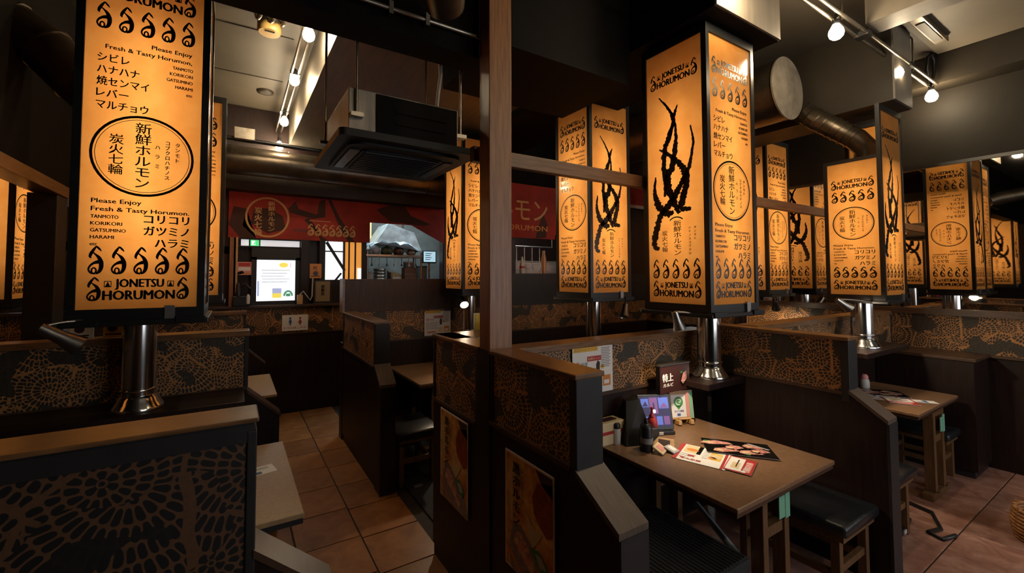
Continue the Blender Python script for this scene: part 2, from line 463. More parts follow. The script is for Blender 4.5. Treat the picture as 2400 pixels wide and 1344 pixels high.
class Flat:
    """2D shapes at small heights above a plane; d = layer number"""
    def __init__(s): s.V = []; s.F = []; s.I = []; s.mats = []
    def _m(s, m):
        if m not in s.mats: s.mats.append(m)
        return s.mats.index(m)
    def add(s, vs, fs, m, d=1):
        o = len(s.V); i = s._m(m)
        s.V += [(x, y, d) for x, y in vs]
        for f in fs: s.F.append(tuple(o + k for k in f)); s.I.append(i)
        return s
    def poly(s, pts, m, d=1):
        bm = bmesh.new()
        f = bm.faces.new([bm.verts.new((x, y, 0)) for x, y in pts])
        if len(pts) > 4: bmesh.ops.triangulate(bm, faces=[f])
        bm.verts.index_update()
        s.add([(v.co.x, v.co.y) for v in bm.verts], [tuple(v.index for v in f.verts) for f in bm.faces], m, d)
        bm.free(); return s
    def rect(s, x0, y0, x1, y1, m, d=1): return s.add([(x0, y0), (x1, y0), (x1, y1), (x0, y1)], [(0, 1, 2, 3)], m, d)
    def ring(s, cx, cy, rx, ry, t, m, d=1, n=40, a0=0, a1=2 * PI):
        vs = []; fs = []
        for k in range(n + 1):
            a = a0 + (a1 - a0) * k / n
            vs += [(cx + rx * math.cos(a), cy + ry * math.sin(a)), (cx + (rx - t) * math.cos(a), cy + (ry - t) * math.sin(a))]
        for k in range(n): fs.append((2 * k, 2 * k + 2, 2 * k + 3, 2 * k + 1))
        return s.add(vs, fs, m, d)
    def disc(s, cx, cy, rx, ry, m, d=1, n=24):
        return s.add([(cx + rx * math.cos(2 * PI * k / n), cy + ry * math.sin(2 * PI * k / n)) for k in range(n)], [tuple(range(n))], m, d)
    def text(s, body, x, y, size, m, d=1, w=None, bold=0.02, align='l', stretch=1.0):
        vs, fs = text_geo(body)
        if not vs: return s
        if bold > 0:
            b_ = bold * size * 1.15
            for q, (dx, dy) in enumerate(((-b_, 0), (b_, 0), (0, b_ * .6))): s.text(body, x + dx, y + dy, size, m, d + .25 * q, w, 0, align, stretch)
            return s
        x0 = min(v[0] for v in vs); x1 = max(v[0] for v in vs)
        sx = size * stretch if w is None else w / max(1e-6, x1 - x0)
        W = (x1 - x0) * sx
        ox = x if align == 'l' else (x - W if align == 'r' else x - W / 2)
        return s.add([(ox + (vx - x0) * sx, y + vy * size) for vx, vy in vs], fs, m, d)
    def column(s, body, x, y, size, m, d=1, bold=0.03, pitch=1.0, stretch=1.0):
        """vertical writing: first character's top at y, centred on x"""
        for i, ch in enumerate(body):
            s.text(ch, x, y - size * (0.86 + i * pitch), size, m, d, bold=bold, align='c', stretch=stretch)
        return s
    def stroke(s, pts, wid, m, d=1, jag=0.0, n=14, seed=1):
        rr = random.Random(seed)
        P = []
        for i in range(len(pts) - 1):
            p0 = pts[max(i - 1, 0)]; p1 = pts[i]; p2 = pts[i + 1]; p3 = pts[min(i + 2, len(pts) - 1)]
            for k in range(n):
                t = k / n
                P.append(tuple(0.5 * (2 * p1[j] + (p2[j] - p0[j]) * t + (2 * p0[j] - 5 * p1[j] + 4 * p2[j] - p3[j]) * t * t + (3 * p1[j] - p0[j] - 3 * p2[j] + p3[j]) * t ** 3) for j in (0, 1)))
        P.append(pts[-1])
        vs = []; fs = []; N_ = len(P)
        for i, p in enumerate(P):
            a = P[max(i - 1, 0)]; b = P[min(i + 1, N_ - 1)]
            dx, dy = b[0] - a[0], b[1] - a[1]; l = math.hypot(dx, dy) or 1
            t = i / (N_ - 1); wv = wid(t)
            wa = wv * (1 + jag * rr.uniform(-0.5, 1.0)); wb = wv * (1 + jag * rr.uniform(-0.5, 1.0))
            vs += [(p[0] - dy / l * wa, p[1] + dx / l * wa), (p[0] + dy / l * wb, p[1] - dx / l * wb)]
        for i in range(N_ - 1): fs.append((2 * i, 2 * i + 2, 2 * i + 3, 2 * i + 1))
        return s.add(vs, fs, m, d)
    def flame(s, x, y, w, h, m, d=1):
        """comma flame: hooked tip above a round body with an open curl"""
        lay = [d]
        def st(pts, ws):
            n_ = len(ws) - 1; lay[0] += .14
            def wid(t):
                k = min(int(t * n_), n_ - 1); u = t * n_ - k
                return (ws[k] * (1 - u) + ws[k + 1] * u) * w
            s.stroke([(x + (px - 0.5) * w, y + py * h) for px, py in pts], wid, m, lay[0], n=5)
        st([(0.88, 0.80), (0.74, 0.88), (0.55, 0.965)], [.015, .08, .07])
        st([(0.55, 0.985), (0.36, 0.86), (0.20, 0.73), (0.13, 0.62), (0.22, 0.56)], [.04, .10, .12, .10, .015])
        st([(0.30, 0.76), (0.50, 0.685), (0.72, 0.585), (0.87, 0.42), (0.88, 0.24), (0.76, 0.10), (0.52, 0.03)], [.04, .07, .13, .17, .155, .12, .07])
        st([(0.86, 0.44), (0.62, 0.43), (0.36, 0.385), (0.13, 0.29), (0.05, 0.17), (0.20, 0.06), (0.50, 0.025)], [.15, .15, .10, .075, .065, .07, .06])
        return s.ring(x - 0.10 * w, y + 0.135 * h, 0.215 * w, 0.120 * h, 0.125 * w, m, d + .8, n=14)
    def mesh(s, name, frame, step=0.0006):
        """frame(x, y, height) -> 3D point"""
        me = bpy.data.meshes.new(name)
        me.from_pydata([frame(x, y, d * step) for x, y, d in s.V], [], s.F)
        for m in s.mats: me.materials.append(m)
        me.polygons.foreach_set('material_index', s.I); me.update()
        return me

FRONT = lambda x, y, h: (x, -h, y)                      # a sheet that stands facing -y
FLATUP = lambda x, y, h: (x, y, h)                      # a sheet that lies face up

# ------------------------------------------------------------------ floor
fl = struct(G().box(-3.6, 6.0, -3.0, 7.2, -0.15, -0.006).out('floor', M['grout']))
def tile_mesh(w_, d_, name, mat):
    g = G(); g.box(0, w_, 0, d_, -0.02, 0.0, 0.003); g.mats.append(mat); return g.mesh(name)
tm = tile_mesh(0.367, 0.367, 'terracotta_tile', M['tile'])
def put_tile(me, x, y, z=0.0):
    o = bpy.data.objects.new('tile', me); COL.objects.link(o); o.parent = fl; o.location = (x, y, z + R.uniform(-0.0008, 0.0008)); return o
for j in range(-7, 9):
    for i in range(3):
        put_tile(tm, -0.39 + 0.375 * (i + 1), 2.354 + 0.375 * j + (0.03 if i == 1 else 0))
ts = tile_mesh(0.994, 0.594, 'stone_tile', M['stone_tile'])
for j in range(-2, 2):
    for i in range(5):
        put_tile(ts, 1.113 + 1.0 * i, 0.833 + 0.6 * j)
tr_ = tile_mesh(0.60, 0.50, 'stone_tile_small', M['stone_tile'])
for i in range(7):
    put_tile(tr_, 1.13 + 0.605 * i, 1.436 + 0.6 * 0)
mat_o = G().box(1.19, 2.9, 2.02, 4.36, -0.004, 0.006).out('floor_mat', M['ribbed_cloth'])
tag(mat_o, 'dark floor mat in the booth beyond the wooden post', 'mat')

# ------------------------------------------------------------------ shell
struct(G().box(-3.6, 6.0, -3.0, 7.2, 3.65, 3.8).out('ceiling', M['ceiling_paint']))
wr = G(); wr.box(5.67, 5.85, -3.0, 7.2, 0, 3.65)
wr = struct(wr.out('wall_right', M['soot_wall']))
struct(G().box(-3.7, -3.5, -3.0, 7.2, 0, 3.65).out('wall_left', M['soot_wall']))
struct(G().box(-3.5, 5.67, -3.2, -3.0, 0, 3.65).out('wall_rear', M['soot_wall']))
struct(G().box(-3.5, 5.67, 7.0, 7.2, 0, 3.65).out('wall_kitchen', pmat('kitchen_wall', (0.10, 0.105, 0.10), 0.35, var=.3, scale=3)))
# shop front glazing behind the camera (source of the daylight)
wn = struct(G().box(1.9, 5.3, -2.99, -2.95, 0.75, 2.65).out('window_1', M['frame_black']))
for k in range(3):
    G().box(1.98 + 1.1 * k, 2.98 + 1.1 * k, -2.955, -2.945, 0.85, 2.55).out('pane', M['daylight_soft'], wn)

# far wall at the end of the aisle: low wall, posts, header (openings between)
fw = G()
fw.box(-3.5, 2.75, 5.65, 5.77, 0, 1.30)
fw.box(-3.5, 5.67, 5.65, 5.77, 2.62, 3.65)
fw.box(2.66, 5.67, 5.65, 5.77, 0, 2.7)
fw.box(-3.5, -1.85, 5.65, 5.77, 1.3, 2.7)
fw.box(-1.45, 0.10, 5.65, 5.77, 1.3, 1.99); fw.box(-1.45, 0.02, 5.65, 5.77, 1.9, 2.7)
fw.box(-0.05, 0.06, 5.66, 5.70, 1.3, 2.1); fw.box(0.06, 0.75, 5.68, 5.70, 1.3, 2.1); fw.box(.72, 1.50, 5.68, 5.70, 1.3, 2.62)
fw = struct(fw.out('wall_far', M['dark_laminate']))

# right wall: lower boarding, brocade dado, rail, mirror
struct(G().box(5.655, 5.67, -2.95, 1.5, 0, 0.965).out('trim_1', M['dark_laminate']))
d = G().box(5.648, 5.672, -2.9, 5.6, 0.965, 1.29).out('dado_panel', M['lace'], wr)
struct(G().box(5.62, 5.67, -2.95, 5.6, 0.945, 0.967).box(5.60, 5.67, -2.95, 5.6, 1.29, 1.345).out('trim_2', M['trim_wood']))
mr = thing('wall_mirror', 'long mirror on the right wall above the brocade dado, reflecting the lanterns', 'mirror', (5.66, 1.0, 1.35))
G().box(5.655, 5.669, -2.9, 5.62, 1.346, 2.67).out('mirror_glass', M['mirror'], mr)
G().box(5.640, 5.669, -2.9, 5.62, 2.67, 2.70).out('edge_trim', M['frame_black'], mr)

# ------------------------------------------------------------------ ceiling structure
struct(G().box(-3.5, 1.20, 1.86, 2.02, 2.78, 3.65).out('beam_cross', M['dark_paint']))
struct(G().box(1.21, 2.28, 1.90, 2.58, 2.93, 3.65).out('beam_cross_2', M['dark_paint']))
struct(G().box(2.30, 3.02, 1.33, 6.9, 3.17, 3.65).out('beam_middle', M['dark_paint']))
G().box(2.305, 3.015, 1.318, 1.332, 3.175, 3.65).out('fascia', M['fascia_paint'], bpy.data.objects['beam_middle'])
struct(G().box(4.36, 4.76, 1.15, 6.9, 3.01, 3.65).out('beam_right', M['beam_paint']))
G().box(4.365, 4.755, 1.138, 1.152, 3.015, 3.65).out('fascia', M['fascia_paint'], bpy.data.objects['beam_right'])
struct(G().box(0.56, 2.30, 2.02, 5.65, 3.24, 3.65).out('beam_aisle', M['fascia_paint']))
struct(G().box(3.80, 4.02, -2.9, 1.13, 3.42, 3.65).out('beam_front', M['fascia_paint']))
struct(G().box(5.42, 5.67, -2.9, 5.6, 3.38, 3.65).out('beam_wall', M['beam_paint']))
struct(G().box(4.06, 5.40, -2.9, 1.12, 3.635, 3.655).out('trim_9', pmat('ceiling_bulb_lit_tone', (0.15, 0.125, 0.09), 0.6, var=.1, scale=2)))  # paler panel in the right recess: bulb light put into the ceiling colour
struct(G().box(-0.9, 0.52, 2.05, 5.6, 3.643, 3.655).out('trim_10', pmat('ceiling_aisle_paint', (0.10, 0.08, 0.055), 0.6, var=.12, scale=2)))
struct(G().box(3.02, 3.8, -0.5, 1.13, 3.60, 3.65).out('trim_3', M['beam_paint']))
struct(G().box(-3.5, 2.6, 5.40, 5.65, 2.62, 2.80).out('beam_far', M['beam_paint']))
# seams of the ceiling board over the aisle
for k, y in enumerate((2.9, 3.8, 4.7)):
    struct(G().box(-1.0, 0.4, y, y + 0.012, 3.638, 3.65).out('trim_%d' % (4 + k), M['beam_paint']))
# hanging header on the left with its wooden rail
struct(G().box(-1.16, -1.06, 2.55, 5.65, 2.29, 3.65).out('wall_header', M['curtain_dark']))
tag(G().box(-1.17, -1.04, 2.53, 5.65, 2.21, 2.29, 0.004).out('rail', M['cap_wood']), 'wooden rail under the dark hanging wall at the far left', 'rail')
po = thing('dark_post', 'dark square post under the left wooden rail', 'post', (-1.12, 4.05, 1.2))
G().box(-1.20, -1.05, 3.95, 4.16, 1.2, 2.21, 0.004).out('post_shaft', M['black_edge'], po)

# wooden post and crossrail
po = thing('timber_post', 'brown timber post standing between the two poster partitions', 'post', (1.115, 1.76, 0))
G().box(1.052, 1.182, 1.712, 1.808, 1.29, 3.65, 0.004).out('post_shaft', M['post_wood'], po)
G().box(1.046, 1.188, 1.706, 1.814, 0.0, 1.29).out('post_base', M['dark_laminate'], po)
rl = thing('crossrail', 'long wooden crossrail from the timber post, passing behind the large lantern to the right wall', 'rail', (1.2, 1.9, 2.28))
G().box(1.06, 5.60, 1.880, 1.925, 2.245, 2.325, .004).out('rail_bar', M['rail_wood'], rl)
G().box(1.08, 1.15, 1.807, 1.881, 2.255, 2.315).out('rail_bracket', M['rail_wood'], rl)

# ------------------------------------------------------------------ booth partitions
def part_y(name, label, x0, x1, y0, y1, top, b0, arm=None, lace='lace', loc=None, cap_extra=0.0, both=True):
    """partition along y, its near end at y0; arm = (y of front, z at front, z at back)"""
    t = thing(name, label, 'partition', loc or ((x0 + x1) / 2, (y0 + y1) / 2, 0))
    G().box(x0 + .004, x1 - .004, y0, y1, 0.07, b0).out('base_panel', M['dark_laminate'], t)
    G().box(x0 + .012, x1 - .012, y0 + .012, y1, 0, 0.07).out('plinth', M['black_edge'], t)
    G().box(x0 + .006, x1 - .006, y0 + .035, y1 - .02, b0, top - .02).out('brocade_panel', M[lace], t)
    G().box(x0 - .006, x1 + .006, y0 + .03, y1, b0 - .012, b0 + .006).out('lower_trim', M['trim_wood'], t)
    G().box(x0 - .008, x1 + .008 + cap_extra, y0 - .008, y1, top - .020, top, .004).out('top_cap', M['cap_wood'], t)
    G().box(x0, x1, y0 - .004, y0 + .035, b0 - .05, top - .020, .003).out('end_post', M['black_edge'], t)
    G().box(x0, x1, y1 - .02, y1, b0, top - .020).out('back_post', M['black_edge'], t)
    if arm:
        ya, za, zb = arm
        G().prism([(ya, 0.0), (y0 + .001, 0.0), (y0 + .001, zb), (ya, za)], 'x', x0 + .003, x1 - .003).out('arm_panel', M['dark_laminate'], t)
        G().prism([(ya - .008, za), (y0, zb), (y0, zb + .022), (ya - .008, za + .022)], 'x', x0 - .004, x1 + .004).out('arm_board', M['arm_wood'], t)
        G().box(x0, x1, ya - .012, ya + .001, 0.0, za).out('front_post', M['black_edge'], t)
    return t

def part_x(name, label, y0, y1, x0, x1, top, b0, arm=None, lace='lace', arm_lo=0.0):
    arm_shade_mat = M['trim_wood']  # darker wood than the other arms: shade put into the board colour
    t = thing(name, label, 'partition', ((x0 + x1) / 2, (y0 + y1) / 2, 0)); ct = .012 if lace == 'lace_big' else .036
    G().box(x0, x1, y0 + .004, y1 - .004, 0.07, b0).out('base_panel', M['dark_laminate'], t)
    G().box(x0, x1 - .012, y0 + .012, y1 - .012, 0, 0.07).out('plinth', M['black_edge'], t)
    G().box(x0 + .02, x1 - .02, y0 + .006, y1 - .006, b0, top - .03).out('brocade_panel', M[lace], t)
    G().box(x0, x1, y0 - .006, y1 + .006, b0 - .012, b0 + .006).out('lower_trim', M['trim_wood'], t)
    G().box(x0 - .004, x1 + .008, y0 - .010, y1 + .010, top - ct, top, .004).out('top_cap', M['cap_wood'], t)
    G().box(x1 - .02, x1 + .004, y0, y1, b0, top - .036, .003).out('end_post', M['black_edge'], t)
    if arm:
        xa, za, zb = arm
        G().prism([(x1, arm_lo), (xa, arm_lo), (xa, za), (x1, zb)], 'y', y0 + .003, y1 - .003).out('arm_panel', M['dark_laminate'], t)
        G().prism([(x1, zb), (xa + .008, za), (xa + .008, za + .022), (x1, zb + .022)], 'y', y0 - .004, y1 + .004).out('arm_board', arm_shade_mat, t)
    return t

P1 = part_y('booth_partition', 'near aisle partition right of the timber post, brocade band and meat poster', 1.05, 1.18, 1.13, 1.706, 1.30, 0.965, (0.945, 0.825, 0.945))
P1b = part_y('booth_partition', 'aisle partition left of the timber post with poster and wide counter top', 1.05, 1.18, 1.814, 2.36, 1.30, 0.92)
G().box(1.058, 1.45, 2.10, 2.368, 1.272, 1.300, .004).out('counter_top', M['cap_wood'], P1b)
G().box(1.18, 1.42, 2.16, 2.355, 0.0, 1.272).out('counter_box', M['dark_laminate'], P1b)
P2 = part_y('booth_partition', 'partition between the two right tables with sloped arm', 3.0, 3.12, 1.02, 1.82, 1.30, 0.985, (0.865, 0.86, 0.985))
PM = part_y('booth_partition', 'far partition on the aisle, plain side, sloped brown arm, no poster', 0.97, 1.09, 3.30, 4.42, 1.285, 0.93, (3.16, 0.80, 0.935))
B1 = part_x('booth_back_wall', 'brocade back wall behind the table with tablet', 1.84, 1.96, 1.182, 2.998, 1.265, 0.945)
G().box(2.58, 2.998, 1.58, 1.838, 0.925, 0.965, .004).out('duct_shelf', M['dark_laminate'], B1)
B2 = part_x('booth_back_wall', 'brocade back wall behind the far right table', 1.56, 1.68, 3.122, 5.65, 1.305, 0.965)
G().box(4.05, 4.95, 1.26, 1.558, 1.03, 1.07, .004).out('duct_shelf', M['dark_laminate'], B2)
LF = part_x('booth_partition', 'foreground left partition with large dark lace pattern', 1.30, 1.42, -1.08, 0.06, 1.27, 0.72, (0.27, 0.715, 0.90), 'lace_big')
G().box(-1.07, 0.055, 1.3015, 1.4185, 1.205, 1.258).out('upper_rail', M['black_edge'], LF)
L2 = part_x('booth_partition', 'left partition behind the chrome pipe, second from the camera', 3.10, 3.22, -1.08, 0.09, 1.30, 0.94, (0.28, 0.72, 0.90))
G().box(-1.06, 0.07, 2.76, 3.099, 0.90, 0.94, .004).out('duct_shelf', M['dark_laminate'], L2)
L3 = part_x('booth_partition', 'farthest left partition, below the red banner', 4.95, 5.07, -1.08, 0.12, 1.29, 0.96, (0.30, 0.72, 0.90))
LS = thing('booth_side_wall', 'low dark wall closing the left booths', 'partition', (-1.15, 3.4, 0))
G().box(-1.22, -1.084, 1.0, 5.64, 0, 0.86).out('base_panel', M['dark_laminate'], LS)
G().box(-1.21, -1.082, 1.0, 5.64, 0.86, 1.17).out('brocade_panel', M['lace_big'], LS)
G().box(-1.23, -1.070, 1.0, 5.64, 1.17, 1.20, .004).out('top_cap', M['trim_wood'], LS)
P3 = thing('low_wall', 'low dark boxed wall beside the far right table', 'partition', (5.42, 1.25, 0))
G().box(5.20, 5.645, 0.95, 1.555, 0.06, 0.945).out('base_panel', M['dark_laminate'], P3)
G().box(5.22, 5.645, 0.97, 1.555, 0.0, 0.06).out('plinth', M['black_edge'], P3)
G().box(5.185, 5.645, 0.935, 1.555, 0.945, 0.972, .004).out('top_cap', M['trim_wood'], P3)

# wall of the middle booth under the kitchen counter
BM = thing('counter_front', 'dark brown counter front below the kitchen opening with brocade band', 'counter', (1.9, 4.5, 0))
G().box(0.97, 5.64, 4.43, 4.55, 0, 0.955).out('base_panel', M['dark_laminate'], BM)
G().box(1.0, 5.64, 4.436, 4.544, 0.955, 1.27).out('brocade_panel', M['lace'], BM)
G().box(0.97, 5.64, 4.424, 4.55, 0.945, 0.962).out('lower_trim', M['trim_wood'], BM)
G().box(0.97, 2.72, 4.428, 4.55, 1.27, 1.615).out('screen_board', M['board_brown'], BM)
G().box(0.962, 0.985, 4.42, 4.556, 1.27, 1.62).out('edge_strip', M['cap_wood'], BM)
G().box(2.72, 5.64, 4.428, 4.55, 1.27, 1.68).out('screen_board', M['black_edge'], BM)
G().box(2.70, 3.12, 4.44, 4.55, 1.68, 2.84).out('side_post', M['dark_laminate'], BM)
G().box(4.9, 5.64, 4.44, 4.55, 1.68, 2.84).out('side_post', M['dark_laminate'], BM)

# far aisle wall dressing
FA = thing('aisle_end_wall', 'wall across the aisle end with brocade band and toilet sign', 'partition', (0.0, 5.6, 0))
G().box(-3.4, 1.30, 5.60, 5.648, 0, 0.955).out('base_panel', M['dark_laminate'], FA)
G().box(-3.4, 1.30, 5.604, 5.648, 0.955, 1.275).out('brocade_panel', M['lace'], FA)
G().box(-3.4, 1.30, 5.53, 5.648, 1.275, 1.305, .003).out('top_cap', M['trim_wood'], FA)
G().box(-3.4, 1.30, 5.592, 5.648, 0.945, 0.96).out('lower_trim', M['trim_wood'], FA)

# ------------------------------------------------------------------ lanterns
LW, LD, LH = 0.52, 0.45, 1.72
BAR = 0.032
FH = LH - 0.10
def tribal(f, W, H, m):
    def P(px, py): return ((px - 1528) / 132.0 * W - W / 2 - 0.02 * W, (715 - py) / 620.0 * H)
    S = [([(1562, 207), (1585, 243), (1596, 275), (1586, 311), (1575, 340), (1572, 379), (1575, 420), (1573, 457)], 4.2),
         ([(1607, 240), (1601, 256), (1596, 275)], 2.4),
         ([(1599, 270), (1602, 311), (1600, 345), (1592, 385), (1581, 415), (1588, 455), (1598, 480), (1607, 502)], 5.6),
         ([(1561, 337), (1578, 350), (1594, 366), (1612, 388), (1622, 410), (1623, 440), (1615, 470), (1612, 490), (1634, 495)], 5.4),
         ([(1635, 300), (1641, 337), (1635, 379), (1629, 402), (1617, 425), (1604, 448), (1588, 472), (1572, 490), (1560, 506), (1551, 538), (1545, 566), (1548, 580), (1558, 583)], 5.2),
         ([(1551, 404), (1548, 436), (1553, 466), (1564, 486), (1580, 499), (1594, 497)], 5.6)]
    for i, (pts, wd) in enumerate(S):
        w0 = wd * 1.25 / 132.0 * W
        f.stroke([P(*p) for p in pts], (lambda t, w0=w0: w0 * (0.22 + 0.78 * min(1, t * 2.2)) * (1 - 0.55 * max(0, t - 0.82) / 0.18)), m, 1, jag=0.42, n=9, seed=i + 3)

def logo(f, x, y, w, h, m):
    f.flame(x - w * 0.46, y, w * 0.13, h * 1.05, m); f.flame(x + w * 0.46, y, w * 0.13, h * 1.05, m)
    f.text('JONETSU', x, y + h * 0.59, h * 0.52, m, w=w * 0.50, bold=0.04, align='c')
    f.text('HORUMON', x, y + h * 0.04, h * 0.58, m, w=w * 0.74, bold=0.04, align='c')
    for sx in (-1, 1):
        cx = x + sx * w * 0.325
        f.ring(cx, y + h * 0.73, w * 0.052, h * 0.19, w * 0.012, m, n=4, a0=PI / 4, a1=PI / 4 + 2 * PI)
        f.poly([(cx - w * 0.028, y + h * 0.62), (cx + w * 0.028, y + h * 0.62), (cx, y + h * 0.84)], m)

def badge(f, x, y, r, m, oval=True):
    if oval:
        f.ring(x, y, r, r * 0.92, r * 0.055, m, n=44); f.ring(x, y, r * 0.91, r * 0.83, r * 0.012, m, n=40)
    f.column('新鮮ホルモン', x - r * 0.02, y + r * 0.76, r * 0.265, m, bold=0.012, pitch=0.94, stretch=1.25)
    f.column('炭火七輪', x - r * 0.52, y + r * 0.44, r * 0.24, m, bold=0.010, pitch=0.94, stretch=1.2)
    f.column('ハラミ', x + r * 0.26, y + r * 0.30, r * 0.11, m, pitch=2.0)
    f.column('コブクロハチノス', x + r * 0.46, y + r * 0.42, r * 0.11, m, pitch=1.05)
    f.column('タンモト', x + r * 0.66, y + r * 0.40, r * 0.11, m, pitch=1.1)

def design_short(W, H):
    f = Flat(); m = M['ink']
    for k in range(5): f.flame(-W * 0.36 + W * 0.18 * k, H * 0.125, W * 0.13, H * 0.085, m); f.flame(-W * 0.36 + W * 0.18 * k, H * 0.70, W * 0.13, H * 0.085, m)
    logo(f, 0, H * 0.035, W * 0.82, H * 0.072, m); logo(f, 0, H * 0.80, W * 0.82, H * 0.072, m)
    badge(f, 0, H * 0.535, W * 0.42, m)
    s = H * .020
    f.text('Please Enjoy', -W * 0.41, H * 0.365, s, m, w=W * 0.40, bold=0.03); f.text('Fresh & Tasty Horumon.', -W * 0.41, H * 0.340, s, m, w=W * 0.82, bold=0.03)
    for i, tx in enumerate(('TANMOTO', 'KORIKORI', 'GATSUMINO', 'HARAMI', 'etc')): f.text(tx, -W * 0.41, H * (0.317 - 0.022 * i), s * 0.8, m, w=W * (0.055 if tx == 'etc' else 0.031 * len(tx)), bold=0.03)
    for i, tx in enumerate(('コリコリ', 'ガツミノ', 'ハラミ')): f.text(tx, W * 0.41, H * (0.305 - 0.042 * i), H * 0.034, m, w=W * 0.098 * len(tx), bold=0.03, align='r')
    return f

def design(kind, W, H):
    f = Flat(); m = M['ink']
    for k in range(5): f.flame(-W * 0.36 + W * 0.18 * k, H * 0.093, W * 0.115, H * 0.078, m)
    logo(f, 0, H * 0.022, W * 0.80, H * 0.062, m)
    logo(f, 0, H * 0.855, W * 0.80, H * 0.062, m)
    if kind == 'text':
        for k in range(5): f.flame(-W * 0.36 + W * 0.18 * k, H * 0.765, W * 0.115, H * 0.076, m)
        s = H * 0.0165
        f.text('Please Enjoy', W * 0.40, H * 0.735, s, m, w=W * 0.36, bold=0.03, align='r')
        f.text('Fresh & Tasty Horumon,', W * 0.40, H * 0.712, s, m, w=W * 0.74, bold=0.03, align='r')
        for i, tx in enumerate(('TANMOTO', 'KORIKORI', 'GATSUMINO', 'HARAMI', 'etc')):
            f.text(tx, W * 0.41, H * (0.690 - 0.0185 * i), s * 0.8, m, w=W * (0.055 if tx == 'etc' else 0.026 * len(tx)), bold=0.03, align='r')
        for i, tx in enumerate(('シビレ', 'ハナハナ', '焼センマイ', 'レバー', 'マルチョウ')):
            f.text(tx, -W * 0.40, H * (0.676 - 0.0325 * i), H * 0.027, m, w=W * 0.085 * len(tx), bold=0.02)
        badge(f, 0, H * 0.425, W * 0.44, m)
        f.text('Please Enjoy', -W * 0.41, H * 0.287, s, m, w=W * 0.40, bold=0.03)
        f.text('Fresh & Tasty Horumon.', -W * 0.41, H * 0.265, s, m, w=W * 0.82, bold=0.03)
        for i, tx in enumerate(('TANMOTO', 'KORIKORI', 'GATSUMINO', 'HARAMI', 'etc')):
            f.text(tx, -W * 0.41, H * (0.245 - 0.0185 * i), s * 0.8, m, w=W * (0.055 if tx == 'etc' else 0.031 * len(tx)), bold=0.03)
        for i, tx in enumerate(('コリコリ', 'ガツミノ', 'ハラミ')):
            f.text(tx, W * 0.41, H * (0.238 - 0.0335 * i), H * 0.029, m, w=W * 0.098 * len(tx), bold=0.03, align='r')
    else:
        tribal(f, W, H, m)
        f.ring(0.02 * W, H * 0.285, W * 0.19, H * 0.048, W * 0.020, m, n=16, a0=PI * 0.28, a1=PI * 0.72)
        f.column('新鮮ホルモン', 0.04 * W, H * 0.318, H * 0.0235, m, bold=0.012, pitch=0.96, stretch=1.5)
        f.column('炭火七輪', -0.19 * W, H * 0.282, H * 0.022, m, bold=0.010, pitch=0.96, stretch=1.2)
        f.column('ハチノスコブクロ', 0.25 * W, H * 0.290, H * 0.0105, m, pitch=1.3)
        f.column('タンモト', 0.34 * W, H * 0.290, H * 0.0105, m, pitch=1.3)
    return f

PRINT = {}
for kind in ('text', 'flame'):
    for axis, W in (('x', LW - 2 * BAR), ('y', LD - 2 * BAR)):
        PRINT[kind, axis] = design(kind, W, FH).mesh('printed_design', FRONT, 0.0012)
SHORT = 0.74
PRINT['short', 'x'] = design_short(LW - 2 * BAR, FH * SHORT).mesh('printed_design', FRONT, 0.0012)
PRINT['short', 'y'] = design_short(LD - 2 * BAR, FH * SHORT).mesh('printed_design', FRONT, 0.0012)
PANEL = {}
for axis, W in (('x', LW - 2 * BAR), ('y', LD - 2 * BAR)):
    g = G(); g.keep = True; g.quad((-W / 2, 0, 0), (W / 2, 0, 0), (W / 2, 0, FH), (-W / 2, 0, FH)); g.mats.append(M['amber_panel'])
    PANEL[axis] = g.mesh('amber_panel')
def lantern_frame(short=False):
    g = G(); w2, d2 = LW / 2, LD / 2; HS = 0.05 + FH * 0.74 + .03
    for sx in (-1, 1):
        for sy in (-1, 1):
            x0, x1 = sorted((sx * w2, sx * (w2 - BAR))); y0, y1 = sorted((sy * d2, sy * (d2 - BAR)))
            g.box(x0, x1, y0, y1, 0, HS if short and (sx, sy) == (-1, 1) else LH)
    for z0, z1 in ((0, .05), (LH - .05, LH)):
        for sy in (-1, 1):
            if short and sy == 1 and z0 > 0: continue
            y0, y1 = sorted((sy * d2, sy * (d2 - BAR))); g.box(-w2 + BAR, w2 - BAR, y0, y1, z0, z1)
        for sx in (-1, 1):
            if short and sx == -1 and z0 > 0: continue
            x0, x1 = sorted((sx * w2, sx * (w2 - BAR))); g.box(x0, x1, -d2 + BAR, d2 - BAR, z0, z1)
    g.mats.append(M['frame_black']); return g.mesh('lantern_frame')
def lantern_tray():
    g = G(); w2, d2 = LW / 2, LD / 2
    g.box(-w2 - .02, w2 + .02, -d2 - .02, d2 + .02, -0.025, 0.0, .004)
    for sx in (-1, 1): g.box(sx * w2 * 0.8 - .06, sx * w2 * 0.8 + .06, -d2 - .028, -d2 - .012, -0.018, 0.008)
    g.mats.append(M['frame_black']); return g.mesh('bottom_tray')
def lantern_tube():
    g = G(); g.tube([(0, 0, 0.26), (0, 0, 1.34)], 0.016, 8); g.mats.append(M['tube_light']); return g.mesh('lamp_tube')
ME_FRAME, ME_TRAY, ME_TUBE = lantern_frame(), lantern_tray(), lantern_tube()
g = G(); g.box(-LW / 2 + .01, LW / 2 - .01, -LD / 2 + .01, LD / 2 - .01, LH - .02, LH); g.mats.append(M['frame_black']); ME_TOP = g.mesh('top_plate')
g = G(); g.box(-.02, .02, -.012, 0.0, -.03, .03); g.mats.append(M['steel']); ME_LATCH = g.mesh('latch')

